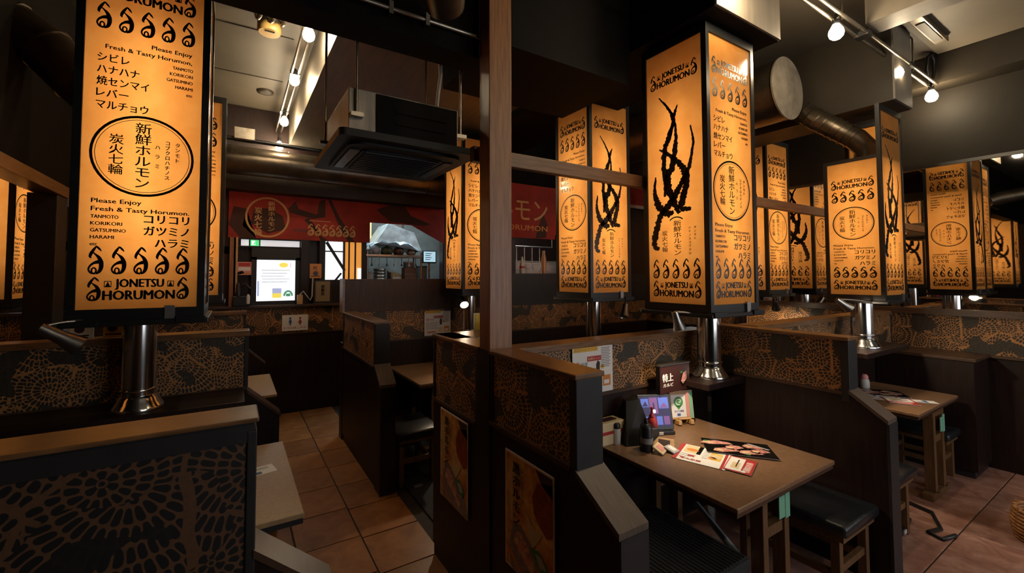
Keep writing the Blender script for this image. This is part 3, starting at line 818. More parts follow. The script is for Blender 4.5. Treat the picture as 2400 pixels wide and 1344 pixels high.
def lantern(label, xn, yn, zb, faces, sx=1.0, sz=1.0, sy=1.0):
    """xn, yn = near left corner; faces = designs of front, right, back, left"""
    t = thing('menu_lantern', label, 'lantern', (xn + LW * sx / 2, yn + LD * sy / 2, zb), 0, 'amber menu lanterns')
    cut = 'short' in faces
    for nm, me in (('lantern_frame', lantern_frame(True) if cut else ME_FRAME), ('bottom_tray', ME_TRAY), ('top_plate', ME_TOP), ('lamp_tube', ME_TUBE)):
        if cut and nm == 'top_plate': continue
        o = link(nm, me, t, True)
    for i, kind in enumerate(faces):
        axis = 'x' if i % 2 == 0 else 'y'
        off = (LD if axis == 'x' else LW) / 2 - 0.010
        a = i * PI / 2
        p = link('amber_panel', PANEL[axis], t, True)
        if kind == 'short':
            g = G(); g.keep = True; W_ = (LD if axis == 'y' else LW) - 2 * BAR
            g.quad((-W_ / 2, 0, 0), (W_ / 2, 0, 0), (W_ / 2, 0, FH * SHORT), (-W_ / 2, 0, FH * SHORT)); g.mats.append(M['amber_panel'])
            p.data = g.mesh('amber_panel')
            g = G(); g.box(-W_ / 2, W_ / 2, -.010, BAR - .01, FH * SHORT, FH * SHORT + .03); g.mats.append(M['frame_black'])
            b_ = link('cross_bar', g.mesh('cross_bar'), t, True); b_.rotation_euler = (0, 0, a); b_.location = (off * math.sin(a), -off * math.cos(a), 0.05)
            g = G(); g.box(-LW / 2 + .02, LW / 2 - .02, -LD / 2 + .02, LD / 2 - .02, FH * SHORT + .055, FH * SHORT + .07); g.mats.append(M['frame_black'])
            if axis == 'y': link('inner_plate', g.mesh('inner_plate'), t, True)
            else: g.bm.free()
        p.rotation_euler = (0, 0, a); p.location = (off * math.sin(a), -off * math.cos(a), 0.05)
        link('printed_design', PRINT[kind, axis], p, True)
    q = link('latch', ME_LATCH, t, True); q.location = (0.12, -LD / 2, 0.03)
    t.scale = (sx, sy, sz)
    return t
T_, F_ = 'text', 'flame'
lantern('large amber lantern hanging over the table with tablet', 2.36, 1.42, 1.43, (T_, F_, T_, F_), 1.0, 1.0)
lantern('amber lantern hanging right of the horizontal round duct', 4.17, 1.18, 1.46, (F_, T_, 'short', 'short'), 0.90, 0.87, 0.80)
lantern('amber lantern behind the wooden crossrail, right of the timber post', 2.65, 2.65, 1.45, (F_, T_, F_, T_), 0.98, 1.05)
lantern('amber lantern partly hidden by the left edge of the timber post', 2.08, 3.93, 1.46, (T_, F_, T_, F_), 1.0, 1.0)
lantern('amber lantern cut by the crossrail between the large lantern and the duct', 4.87, 2.30, 1.45, (T_, F_, T_, F_), 0.96, 0.98)
lantern('big amber lantern above the foreground left partition', -0.665, 2.65, 1.435, (T_, F_, T_, F_), 1.03, 1.10)
lantern('amber lantern sliver seen just right of the big left lantern', -0.60, 4.35, 1.43, (T_, F_, T_, F_), 1.0, 1.05)
lantern('amber lantern at the far left edge, under the wooden rail', -1.99, 4.62, 1.42, (F_, T_, F_, T_), 1.0, 1.0)
lantern('amber lantern outside the left edge, seen only in the right mirror', -3.02, 1.90, 1.43, (F_, F_, T_, T_), 1.0, 1.0)

# ------------------------------------------------------------------ chrome exhaust pipes
def exhaust(label, x, y, z0, z1):
    t = thing('exhaust_pipe', label, 'pipe', (x, y, z0), 0, 'chrome exhaust pipes')
    g = G(); g.lathe([(0.074, 0.03), (0.074, z1 - z0 - .026)], n=28); g.mats.append(M['chrome']); link('pipe_tube', g.mesh('pipe_tube'), t, True)
    g = G(); g.lathe([(0.112, 0.0), (0.116, 0.006), (0.110, 0.020), (0.096, 0.042), (0.086, 0.062), (0.080, 0.075), (0.077, 0.078)], n=28); g.mats.append(M['chrome']); link('base_flange', g.mesh('base_flange'), t, True)
    g = G(); g.lathe([(0.075, 0.098), (0.080, 0.100), (0.080, 0.112), (0.075, 0.114)], n=28)
    g.mats.append(M['chrome']); link('pipe_ring', g.mesh('pipe_ring'), t, True)
    g = G()
    for k in range(3): g.box(0.05 * math.cos(k * 2.1 + .5) - .006, 0.05 * math.cos(k * 2.1 + .5) + .006, -0.108, -0.096, 0.012, 0.03)
    return t
exhaust('chrome exhaust pipe under the large lantern', 2.80, 1.705, 0.965, 1.43)
exhaust('chrome exhaust pipe under the lantern right of the duct', 4.42, 1.40, 1.07, 1.46)
exhaust('big chrome exhaust pipe in the foreground left booth', -0.425, 2.90, 0.94, 1.435)
exhaust('chrome exhaust pipe under the lantern behind the crossrail', 2.98, 2.95, 0.95, 1.45)
exhaust('chrome exhaust pipe beside the yellow card by the timber post', 2.27, 4.12, 0.95, 1.46)
exhaust('chrome exhaust pipe at right edge of the large lantern', 4.90, 2.62, 0.95, 1.45)

# plinth boxes that carry the hidden feet of the pipes
for lab, x, y in (('dark duct box under the pipe of the crossrail lantern', 2.98, 2.95), ('dark duct box in the middle booth', 2.27, 4.12), ('dark duct box in the booth by the mirror', 4.90, 2.62)):
    t = thing('duct_box', lab, 'box', (x, y, 0))
    G().box(x - .2, x + .2, y - .2, y + .2, 0.0, 0.93).out('box_body', M['dark_laminate'], t)
    G().box(x - .21, x + .21, y - .21, y + .21, 0.93, 0.95).out('box_top', M['trim_wood'], t)

# ------------------------------------------------------------------ gooseneck spot lamps under the lanterns
def spot(label, root, head, aim, lit=True, r=0.040, L=0.10):
    root, head, aim = Vector(root), Vector(head), Vector(aim).normalized()
    t = thing('gooseneck_lamp', label, 'lamp', tuple(root), 0, 'gooseneck spot lamps')
    m0 = (root + head) / 2 + Vector((0, 0, 0.01)) - aim * 0.025
    back = head - aim * 0.03
    pts = [root]
    for k in range(1, 9):
        u = k / 8; pts.append(root * (1 - u) ** 2 + m0 * 2 * u * (1 - u) + back * u * u)
    G().tube(pts, 0.007, 8).out('lamp_arm', M['galvanised'], t)
    G().tube([back, head, head + aim * L * 0.45, head + aim * L], [r * .55, r * .62, r * .72, r * 1.1], 16, cap=False).out('lamp_shade', M['steel'], t)
    G().tube([head - aim * 0.031, head - aim * 0.029], [r * .5, r * .56], 16).out('shade_back', M['steel'], t)
    e = head + aim * L * 0.86
    G().tube([e - aim * 0.002, e], r * 0.98, 16).out('lamp_glass', M['spot_glow'] if lit else M['steel'], t)
    if lit:
        l = bpy.data.lights.new('spot_beam', 'SPOT'); l.energy = 18; l.color = (1.0, .80, .55); l.spot_size = 1.9; l.spot_blend = .8; l.shadow_soft_size = .03
        lo = bpy.data.objects.new('spot_beam', l); COL.objects.link(lo); lo.location = head + aim * (L + .012)
        lo.rotation_euler = aim.to_track_quat('-Z', 'Y').to_euler()
    return t
spot('unlit metal spot lamp under the big left lantern', (-0.60, 2.64, 1.44), (-0.70, 2.58, 1.405), (0.75, 0.15, -0.55), False, 0.042, 0.13)
spot('lit spot lamp hanging at the left corner of the large lantern', (2.40, 1.52, 1.41), (2.27, 1.58, 1.405), (0.25, -0.1, -0.9), True, .034, .075)
spot('small spot lamp under the lantern behind the crossrail', (3.10, 2.66, 1.44), (3.13, 2.70, 1.36), (-0.4, -0.2, -0.8), False)
spot('lit spot lamp under the lantern right of the duct', (4.17, 1.25, 1.445), (3.90, 1.36, 1.455), (0.6, -0.45, -0.6), True, .034, .08)
spot('bright spot lamp under the lantern left of the timber post', (2.20, 3.98, 1.45), (2.13, 4.02, 1.40), (-0.2, -0.75, -0.55))
spot('spot lamp by the mirror, under the lantern cut by the crossrail', (5.05, 2.35, 1.44), (5.10, 2.35, 1.36), (0.6, 0.2, -0.7))

# ------------------------------------------------------------------ bare bulbs on rails
def bulb(label, x, y, z, drop=0.0):
    t = thing('bare_bulb', label, 'light bulb', (x, y, z), 0, 'bare bulbs on lighting rails')
    g = G(); g.lathe([(0.004, -0.060), (0.022, -0.056), (0.036, -0.042), (0.042, -0.020), (0.038, 0.004), (0.026, 0.026), (0.017, 0.042)], n=28); g.mats.append(M['glass_bulb'])
    link('glass_globe', g.mesh('glass_globe'), t, True)
    g = G(); g.lathe([(0.018, 0.040), (0.020, 0.046), (0.020, 0.085), (0.012, 0.09)], n=12); g.mats.append(M['black_plastic'])
    link('socket', g.mesh('socket'), t, True)
    if drop:
        g = G(); g.tube([(0, 0, .085), (0, 0, .09 + drop)], .008, 8); g.mats.append(M['black_plastic']); link('stem', g.mesh('stem'), t, True)
    return t
def rail(label, a, b):
    t = thing('lighting_rail', label, 'rail', a)
    d = (Vector(b) - Vector(a)).normalized(); s = d.cross(Vector((0, 0, 1))) * 0.028
    for k in (-1, 1):
        G().tube([Vector(a) + s * k, Vector(b) + s * k], 0.012, 8).out('conductor_tube', M['galvanised'], t)
    n = int((Vector(b) - Vector(a)).length / 0.9)
    for k in range(n + 1):
        p = Vector(a) + d * (0.15 + 0.9 * k)
        G().box(p.x - .04, p.x + .04, p.y - .04, p.y + .04, p.z - .015, p.z + .02).out('rail_clip', M['black_plastic'], t)
    return t
rail('twin lighting rail on the right ceiling', (1.9, 1.16, 3.37), (5.40, 1.16, 3.37))
for lab, px in (('bare bulb nearest the large lantern on the right rail', 3.40), ('middle bare bulb of the right rail, above the duct', 4.50), ('bare bulb at the wall end of the right rail', 5.36)):
    bulb(lab, px, 1.16, 3.27, .02)
bulb('bare bulb above the large lantern on the right rail', 2.42, 1.16, 3.27)
rail('twin lighting rail along the aisle ceiling', (0.44, 2.1, 3.52), (0.44, 5.6, 3.40))
for lab, y, z in (('largest bare bulb over the aisle, beside the beam', 3.23, 3.42), ('second bare bulb over the aisle', 4.06, 3.42), ('third bare bulb over the aisle', 4.93, 3.32), ('smallest bare bulb at the far end of the aisle', 5.48, 3.2)):
    bulb(lab, 0.44, y, z, (3.52 - .12 * (y - 2.1) / 3.5) - z - .075)
# unseen rail and bulbs added behind the camera as warm fill light
rail('unseen twin lighting rail added behind the camera', (0.6, -1.1, 3.40), (5.2, -1.1, 3.40))
for x, lab in ((1.2, 'at its left end'), (2.8, 'at its middle'), (4.4, 'at its right end')): bulb('unseen fill bulb on the rail added behind the camera, ' + lab, x, -1.1, 3.30)
bulb('small bare bulb far behind the crossrail', 4.0, 3.6, 3.05)
# drop rods hold the right rail and the small bulb
t = thing('bulb_cord', 'thin cord of the small bulb far behind the crossrail', 'cord', (4.0, 3.6, 3.14)); G().tube([(4.0, 3.6, 3.135), (4.0, 3.6, 3.65)], 0.006, 6).out('cord_line', M['black_plastic'], t)
cb = [(5.36, 1.17, 3.38), (5.30, 1.17, 3.50), (5.30, 1.16, 3.60), (5.36, 1.15, 3.64), (5.42, 1.15, 3.60), (5.41, 1.15, 3.48), (5.37, 1.155, 3.39)]
tag(G().tube(cb, 0.012, 8).out('looped_cable', M['black_plastic']), 'black cable looping from the ceiling to the end of the right rail', 'cable')
for x, lab in ((2.2, 'above the large lantern'), (3.5, 'beside the duct cap'), (4.9, 'near the right wall')):
    tag(G().tube([(x, 1.16, 3.375), (x, 1.16, 3.65)], 0.006, 6).out('rail_hanger', M['galvanised']), 'thin rod of the right lighting rail ' + lab, 'rod', 'rods of the lighting rails')
for y, lab in ((2.6, 'nearer'), (4.4, 'farther')):
    tag(G().tube([(0.44, y, 3.525), (0.44, y, 3.65)], 0.006, 6).out('rail_hanger', M['galvanised']), lab + ' thin rod of the aisle lighting rail'  , 'rod', 'rods of the aisle rail')

# ------------------------------------------------------------------ ducts
t = thing('round_duct', 'capped round metal duct beside the large lantern, joined by a branch pipe', 'duct', (3.97, 1.7, 3.2))
G().tube([(3.97, 1.70, 3.22), (3.97, 4.3, 3.22)], 0.255, 32).out('duct_body', M['duct_dark'], t)
G().tube([(3.97, 1.690, 3.22), (3.97, 1.702, 3.22)], 0.262, 40).out('end_cap', M['cap_metal'], t)
t = thing('branch_duct', 'banded flexible duct from the capped round duct down into the right lantern', 'duct', (4.05, 1.55, 2.9))
path = [Vector(p) for p in [(4.02, 2.05, 3.2), (4.336, 1.78, 3.14), (4.279, 1.62, 2.988), (4.305, 1.49, 2.868), (4.346, 1.38, 2.764), (4.38, 1.325, 2.68), (4.42, 1.34, 2.60), (4.43, 1.36, 2.50)]]
G().tube(path, [.085, .085, .084, .083, .082, .08, .08, .08], 24).out('duct_body', M['duct_dark'], t)
for a, b in zip(path[:-1], path[1:]):
    for u in ((.15, .5, .85) if (b - a).length > .12 else ()):
        p = a.lerp(b, u); d_ = (b - a).normalized() * .007
        G().tube([p - d_, p + d_], .088, 24).out('duct_band', M['duct_dark'], t)
G().lathe([(.12, 0), (.125, .006), (.11, .02), (.085, .04)], (4.43, 1.36, 2.545), 28).out('collar', M['chrome'], t)
t = thing('long_duct', 'long dark round duct under the far ceiling above the red banner', 'duct', (0.5, 5.1, 2.85))
G().tube([(-1.0, 5.1, 2.87), (2.6, 5.1, 2.87)], 0.15, 28).out('duct_body', M['duct_dark'], t)
for k in range(6):
    G().tube([(-0.6 + 0.55 * k, 5.1, 2.87), (-0.585 + 0.55 * k, 5.1, 2.87)], 0.156, 28).out('duct_seam', M['duct_dark'], t)
for x in (-0.3, 1.4): G().tube([(x, 5.1, 3.0), (x, 5.1, 3.65)], 0.008, 6).out('duct_hanger', M['galvanised'], t)
t = thing('bent_duct', 'dark fat duct bending down behind the left edge of the big left lantern', 'duct', (-0.8, 3.3, 2.9))
pts = [(-1.254, 3.36, 3.118), (-1.104, 3.36, 3.068), (-0.956, 3.34, 2.964), (-0.809, 3.32, 2.802)] + [(-0.52, 3.28, 2.52), (-0.42, 3.24, 2.36), (-0.40, 3.20, 2.22)]
G().tube(pts, .135, 24).out('duct_body', M['duct_dark'], t)
for k in (1, 2, 3, 4):
    p = Vector(pts[k]); d_ = (Vector(pts[k + 1]) - Vector(pts[k - 1])).normalized() * .009
    G().tube([p - d_, p + d_], .141, 24).out('duct_seam', M['duct_dark'], t)
G().tube([(-0.40, 3.20, 2.24), (-0.40, 3.20, 2.20)], .142, 24).out('duct_collar', M['galvanised'], t)
G().tube([(pts[1][0], pts[1][1], pts[1][2] + .12), (pts[1][0], pts[1][1], 3.65)], .008, 8).out('duct_hanger', M['galvanised'], t)
t = thing('short_duct', 'short round duct end hanging at the top beside the timber post', 'duct', (0.75, 1.6, 2.8))
G().tube([(0.55, 1.10, 2.99), (0.74, 1.58, 2.90), (0.80, 1.68, 2.86)], [.10, .10, .085], 20).out('duct_body', M['duct_dark'], t)
G().tube([(0.55, 1.10, 3.05), (0.55, 1.10, 3.65)], .01, 8).out('duct_hanger', M['galvanised'], t)
t = thing('conduit_pipe', 'thin conduit running along the dark cross beam', 'pipe', (0.5, 1.84, 2.8))
G().tube([(-0.9, 1.845, 2.88), (1.19, 1.845, 2.88)], 0.012, 8).out('pipe_line', M['galvanised'], t)
for x in (0.6, 0.78): G().box(x - .01, x + .01, 1.83, 1.862, 2.85, 2.91).out('pipe_clip', M['galvanised'], t)
t = thing('ceiling_pipe', 'thin dark pipe crossing the far end of the aisle under the ceiling', 'pipe', (0.4, 4.75, 3.0))
G().tube([(-1.05, 4.8, 3.02), (1.6, 4.8, 3.0)], 0.022, 10).out('pipe_line', M['frame_black'], t)
G().box(-0.02, 0.16, 4.74, 4.86, 3.0, 3.12, .006).out('junction_box', M['galvanised'], t)
for x in (-0.4, 0.9): G().tube([(x, 4.8, 3.02), (x, 4.8, 3.65)], 0.008, 6).out('pipe_hanger', M['galvanised'], t)

# ------------------------------------------------------------------ ceiling cassette unit
t = thing('air_conditioner', 'hanging ceiling air conditioner with dark panel left of the timber post', 'air conditioner', (0.78, 2.32, 2.3))
def rrect(x0, x1, y0, y1, r, n=5):
    P = []
    for cx, cy, a0 in ((x1 - r, y1 - r, 0), (x0 + r, y1 - r, PI / 2), (x0 + r, y0 + r, PI), (x1 - r, y0 + r, 1.5 * PI)):
        for k in range(n + 1): P.append((cx + r * math.cos(a0 + PI / 2 * k / n), cy + r * math.sin(a0 + PI / 2 * k / n)))
    return P
G().prism(rrect(.405, 1.145, 1.965, 2.685, .03), 'z', 2.30, 2.335).out('bottom_panel', M['ink_matt'], t)
G().prism(rrect(.47, 1.08, 2.03, 2.62, .07), 'z', 2.288, 2.30).out('panel_rim', M['ink_matt'], t)
G().prism(rrect(.55, 1.00, 2.11, 2.54, .03), 'z', 2.283, 2.289).out('intake_grille', M['ink_matt'], t)
g = G()
for k in range(11): g.box(.57, .98, 2.13 + .037 * k, 2.142 + .037 * k, 2.277, 2.284)
o = g.out('grille_bars', M['frame_black'], t); o['kind'] = 'stuff'
for nm, p in (('louver', (.49, .54, 2.13, 2.52)), ('louver', (1.01, 1.06, 2.13, 2.52))):
    G().box(p[0], p[1], p[2], p[3], 2.282, 2.290).out(nm, M['black_plastic'], t)
G().box(.465, 1.06, 2.06, 2.60, 2.335, 2.57, .004).out('body', pmat('ac_casing', (.22, .19, .15), .5, .7, var=.3, scale=5, stretch=(3, 1, .5)), t)
G().box(.60, 1.05, 2.052, 2.062, 2.345, 2.56).out('front_plate', M['dark_paint'], t)
for z in (2.42, 2.48): G().box(.70, .98, 2.046, 2.053, z, z + .012).out('plate_rib', M['dark_paint'], t)
for x, y in ((.50, 2.045), (1.085, 2.08), (.45, 2.58), (1.085, 2.58)):
    G().tube([(x, y, 2.42), (x, y, 3.65 if x < .56 else 3.24)], .007, 8).out('hanger_rod', M['galvanised'], t)
    G().box(x - .03, x + .03, y - .02, y + .02, 2.42, 2.44).out('bracket', M['galvanised'], t)
G().tube([(.95, 2.10, 2.57), (.94, 2.06, 2.64), (.95, 2.05, 2.74), (.94, 2.05, 2.90), (.94, 2.10, 3.0), (.94, 2.2, 3.24)], .010, 8).out('drain_hose', M['white_plastic'], t)

# ------------------------------------------------------------------ ceiling devices over the aisle
t = thing('smoke_detector', 'yellowed round detector on the aisle ceiling', 'detector', (0.205, 3.60, 3.65))
G().lathe([(0.075, -0.115), (0.085, -0.10), (0.085, -0.055), (0.07, -0.05)], (0.205, 3.60, 3.65), 24).out('detector_head', M['detector'], t)
G().lathe([(0.07, -0.055), (0.085, -0.05), (0.085, 0.0)], (0.205, 3.60, 3.65), 24).out('base_ring', M['black_plastic'], t)
G().box(.17, .24, 3.56, 3.575, 3.53, 3.545).out('marking', M['ink'], t)
t = thing('ceiling_speaker', 'small flat round speaker on the aisle ceiling', 'speaker', (0.26, 5.05, 3.65))
G().lathe([(0.05, -0.03), (0.08, -0.022), (0.085, 0.0)], (0.26, 5.05, 3.65), 24).out('speaker_grille', M['beam_paint'], t)

t = thing('flexible_hose', 'coiled flexible metal hose at the top of the aisle ceiling', 'hose', (0.2, 3.2, 3.6))
pts = [(0.087 + 0.009 * k + 0.004 * math.sin(k), 3.412 + 0.05 * math.sin(k * 0.7), 3.58 + 0.045 * math.cos(k * 0.7)) for k in range(28)]
G().tube(pts, 0.016, 8).out('hose_tube', M['galvanised'], t)
G().box(0.197, 0.237, 3.392, 3.432, 3.6, 3.65).out('hose_clamp', M['galvanised'], t)

# ------------------------------------------------------------------ tables
def table_y(name, label, x0, x1, y0, y1, z, top, legs, group=None, tape=True):
    t = thing(name, label, 'table', ((x0 + x1) / 2, (y0 + y1) / 2, 0))
    G().box(x0, x1, y0, y1, z - .022, z, .004).out('tabletop', top, t)
    G().box(x0 + .006, x1 - .006, y0 + .006, y1 - .006, z - .042, z - .022).out('top_edge', M['trim_wood'], t)
    for yl in legs:
        xc = (x0 + x1) / 2
        for k, x in enumerate((xc - .10, xc + .10)):
            G().box(x - .022, x + .022, yl - .03, yl + .03, 0.05, z - .042, .003).out('leg', M['leg_wood'], t)
        G().box(xc - .13, xc + .13, yl - .025, yl + .025, z - .085, z - .042).out('top_rung', M['leg_wood'], t)
        G().box(xc - .08, xc + .08, yl - .02, yl + .02, 0.40, 0.45).out('rung', M['leg_wood'], t)
        G().box(xc - .19, xc + .19, yl - .032, yl + .032, 0.0, 0.05, .004).out('foot', M['leg_wood'], t)
        for x in (xc - .1, xc + .1):
            G().lathe([(.012, 0), (.012, .006)], (x, yl - .04, 0.052), 10).out('foot_bolt', M['steel'], t)
    if tape:
        xc = (x0 + x1) / 2; yl = legs[0]
        G().box(xc + .02, xc + .075, yl - .034, yl - .030, 0.47, 0.575).out('green_tape', M['mint'], t)
        G().box(xc + .08, xc + .124, yl - .034, yl - .030, 0.46, 0.59).out('green_tape', M['mint'], t)
    return t
t1 = table_y('dining_table', 'brown table with tablet and menus', 1.82, 2.74, 1.0, 1.835, 0.68, M['table_top'], (1.10, 1.68))
tag_o = None
table_y('dining_table', 'brown table at the far right beside the low wall', 4.14, 5.08, 1.02, 1.555, 0.68, M['table_top'], (1.06, 1.44))
table_y('dining_table', 'brown table in the dark middle booth', 1.45, 2.03, 3.55, 4.42, 0.68, M['table_top'], (3.7, 4.2), tape=False)
def table_x(label, y0, y1, x0, x1):
    t = thing('dining_table', label, 'table', ((x0 + x1) / 2, (y0 + y1) / 2, 0))
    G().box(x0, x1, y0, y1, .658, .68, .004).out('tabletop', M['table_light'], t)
    G().box(x0 + .006, x1 - .004, y0 + .006, y1 - .006, .635, .658).out('top_edge', M['black_edge'], t)
    for x in (x1 - .17, x0 + .25):
        yc = (y0 + y1) / 2
        for y in (yc - .16, yc + .16): G().box(x - .03, x + .03, y - .03, y + .03, 0.05, .635, .003).out('leg', M['black_edge'], t)
        G().box(x - .02, x + .02, yc - .13, yc + .13, .58, .635).out('top_rung', M['black_edge'], t)
        G().box(x - .035, x + .035, yc - .24, yc + .24, 0, .05, .004).out('foot', M['black_edge'], t)
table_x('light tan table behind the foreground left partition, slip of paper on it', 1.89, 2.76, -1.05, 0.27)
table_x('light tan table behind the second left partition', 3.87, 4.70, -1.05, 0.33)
sl = Flat().rect(-.055, -.05, .055, .05, M['paper'], 0).rect(-.055, -.04, -.01, -.01, M['ink'], 1).rect(-.04, .01, .03, .015, M['grey_print'], 1).rect(-.04, .025, .03, .03, M['grey_print'], 1)
g = thing('paper_slip', 'white paper slip on the near light tan table', 'paper', (0.145, 2.40, .6805), 0.2)
link('slip_print', sl.mesh('slip_print', FLATUP), g, True)

# diagonal steel tube under table 1
tag(G().tube([(2.50, 1.62, .235), (2.10, 1.135, .30)], 0.017, 14).out('steel_tube', pmat('grey_tube', (.48, .58, .62), .4, 0)), 'grey-blue steel tube slanting under the table with tablet', 'tube')

# ------------------------------------------------------------------ stools
def stool(label, x0, x1, y0, y1, z=0.43, cloth=None, group='black seat stools'):
    t = thing('stool', label, 'stool', ((x0 + x1) / 2, (y0 + y1) / 2, 0), 0, group)
    g = G().box(x0, x1, y0, y1, z - .06, z, .018); o = g.out('seat', cloth or M['leather'], t)
    for p in o.data.polygons: p.use_smooth = True
    G().box(x0 + .02, x1 - .02, y0 + .02, y1 - .02, z - .09, z - .058).out('seat_frame', M['leg_wood'], t)
    for x in (x0 + .05, x1 - .05):
        for y in (y0 + .06, y1 - .06):
            G().box(x - .02, x + .02, y - .02, y + .02, 0, z - .09, .003).out('leg', M['leg_wood'], t)
        G().box(x - .012, x + .012, y0 + .08, y1 - .08, 0.14, 0.175).out('stretcher', M['leg_wood'], t)
    for y in (y0 + .06, y1 - .06):
        G().box(x0 + .07, x1 - .07, y - .012, y + .012, 0.17, 0.205).out('stretcher', M['leg_wood'], t)
    return t
stool('black leather stool right of the table with tablet', 2.57, 2.99, 0.90, 1.46)
stool('black leather stool left of the far right table', 3.42, 3.80, 0.95, 1.45)
stool('black stool right of the far right table, by the low wall', 4.86, 5.185, 1.03, 1.45, 0.40)
stool('dark stool in the middle booth beside the plain partition', 1.11, 1.48, 3.16, 3.60)
# ribbed black bench left of table 1
t = thing('bench', 'black ribbed bench seat left of the table with tablet', 'bench', (1.6, 1.3, 0))
o = G().box(1.36, 1.98, 1.03, 1.55, 0.35, 0.42, .02).out('seat', M['ribbed_cloth'], t)
g = G()
for k in range(26): g.tube([(1.385 + .0225 * k, 1.045, 0.4195), (1.385 + .0225 * k, 1.535, 0.4195)], 0.005, 6)
o = g.out('seat_ribs', M['ribbed_cloth'], t); o['kind'] = 'stuff'
G().box(1.39, 1.95, 1.06, 1.52, 0.29, 0.35).out('seat_frame', M['black_edge'], t)
for x in (1.42, 1.92):
    for y in (1.09, 1.49): G().box(x - .025, x + .025, y - .025, y + .025, 0, .29).out('leg', M['leg_wood'], t)

# ------------------------------------------------------------------ posters, signs, papers
def board(name, label, cat, W, H, loc, rz, flat, thick=0.004, back=None, tilt=0.0, group=None):
    """a thin board facing -y before rotation; flat printed on its face"""
    t = thing(name, label, cat, loc, rz, group)
    t.rotation_euler = (tilt, 0, rz)
    g = G().box(-W / 2, W / 2, 0, thick, 0, H); g.mats.append(back or M['paper']); link('sheet', g.mesh('sheet'), t, True)
    if flat: link('print', flat.mesh('print', FRONT), t, True)
    return t

def meat_poster():
    W, H = 0.325, 0.485; f = Flat()
    f.rect(-W / 2, 0, W / 2, H, M['poster_border'], 1)
    x0, x1, y0, y1 = -W / 2 + .008, W / 2 - .008, .008, H - .008
    f.rect(x0, y0, x1, y1, M['poster_fire'], 2)
    dk = pmat('poster_dark', (.26, .045, .016), .4, var=.5, scale=20)
    gr = pmat('poster_slab', (.24, .20, .21), .4, var=.4, scale=30)
    f.poly([(.03, .36), (.06, .42), (.10, .44), (x1, .45), (x1, .26), (.12, .24), (.07, .27), (.04, .30)], dk, 3)
    f.poly([(.05, y1), (.09, .43), (x1, .40), (x1, y1)], M['banner_dark'], 3)
    f.poly([(-.01, .30), (.02, .25), (.06, .235), (.10, .25), (.06, .19), (.03, .16), (.0, .20)], M['cream'], 4)
    f.poly([(-.12, y0), (-.13, .10), (-.10, .20), (-.05, .21), (.05, .15), (.14, .08), (x1, .05), (x1, y0)], gr, 4)
    f.poly([(-.10, .12), (-.08, .17), (-.04, .18), (.0, .15), (.05, .09), (.10, .035), (.07, .02), (.01, .06), (-.05, .09)], M['meat_red'], 5)
    for k in range(7):
        f.disc(-.075 + .024 * k, .135 - .015 * k, .016, .013, M['pink'] if k % 2 else M['cream'], 6, 10)
    f.poly([(.02, .155), (.07, .17), (.13, .13), (.11, .09), (.06, .11)], M['green'], 6)
    f.poly([(.05, .15), (.09, .155), (.12, .12), (.08, .11)], M['paper_grey'], 7)
    f.poly([(x0, .08), (-.05, y0), (-.02, y0), (x0, .11)], M['orange'], 5)
    f.column('黒ホルモン', -.075, .455, .050, M['ink'], 8, bold=.04, pitch=1.05, stretch=1.1)
    f.column('炭火で味わう', -.030, .445, .020, M['grey_print'], 8, pitch=1.2)
    f.rect(-.125, .20, -.105, .42, M['cream'], 3)
    return W, H, f
W, H, f = meat_poster()
board('poster', 'orange meat poster on the near aisle partition', 'poster', W, H, (1.0445, 1.405, 0.41), -PI / 2, f)
W, H, f = meat_poster()
board('poster', 'orange meat poster on the aisle partition left of the timber post', 'poster', W, H, (1.0445, 2.075, 0.41), -PI / 2, f)

def notice():
    W, H = .325, .29; f = Flat()
    f.rect(-W * .48, H * .86, W * .12, H * .96, M['yellow'], 1); f.text('本日のおすすめ', -W * .46, H * .88, H * .07, M['orange'], 2, w=W * .54)
    f.rect(-W * .15, H * .66, W * .20, H * .76, M['red'], 1); f.text('お得セット', -W * .13, H * .685, H * .06, M['cream'], 2, w=W * .30)
    for k in range(3):
        for j in range(4):
            f.rect(W * (.20 + .0 * k), H * (.90 - .035 * j - .14 * k), W * (.44 - .03 * (j % 2)), H * (.915 - .035 * j - .14 * k), M['grey_print'], 1)
    f.disc(-W * .38, H * .62, W * .05, W * .05, M['pink'], 1); f.text('特選', -W * .30, H * .58, H * .08, M['grey_print'], 1, w=W * .16)
    for j in range(7): f.rect(-W * .45, H * (.50 - .04 * j), W * (.05 - .04 * (j % 3)), H * (.512 - .04 * j), M['grey_print'], 1)
    f.poly([(W * .08, H * .40), (W * .16, H * .40), (W * .17, H * .62), (W * .11, H * .66), (W * .07, H * .58)], M['brown_print'], 1)
    f.disc(W * .23, H * .52, W * .05, W * .04, M['yellow'], 1)
    f.rect(W * .02, H * .10, W * .20, H * .30, M['cream'], 1); f.rect(W * .24, H * .12, W * .44, H * .34, M['orange'], 1); f.rect(W * .27, H * .16, W * .40, H * .24, M['paper'], 2)
    f.rect(-W * .40, H * .10, -W * .06, H * .16, M['orange'], 1)
    return W, H, f
W, H, f = notice()
board('notice_sheet', 'white printed notice pinned on the brocade behind the table', 'notice', W, H, (1.845, 1.833, 0.955), 0, f)
W, H, f = notice()
board('notice_sheet', 'white printed notice left of the bright spot lamp, middle booth', 'notice', W, H - .02, (2.02, 4.418, 0.975), 0, f)

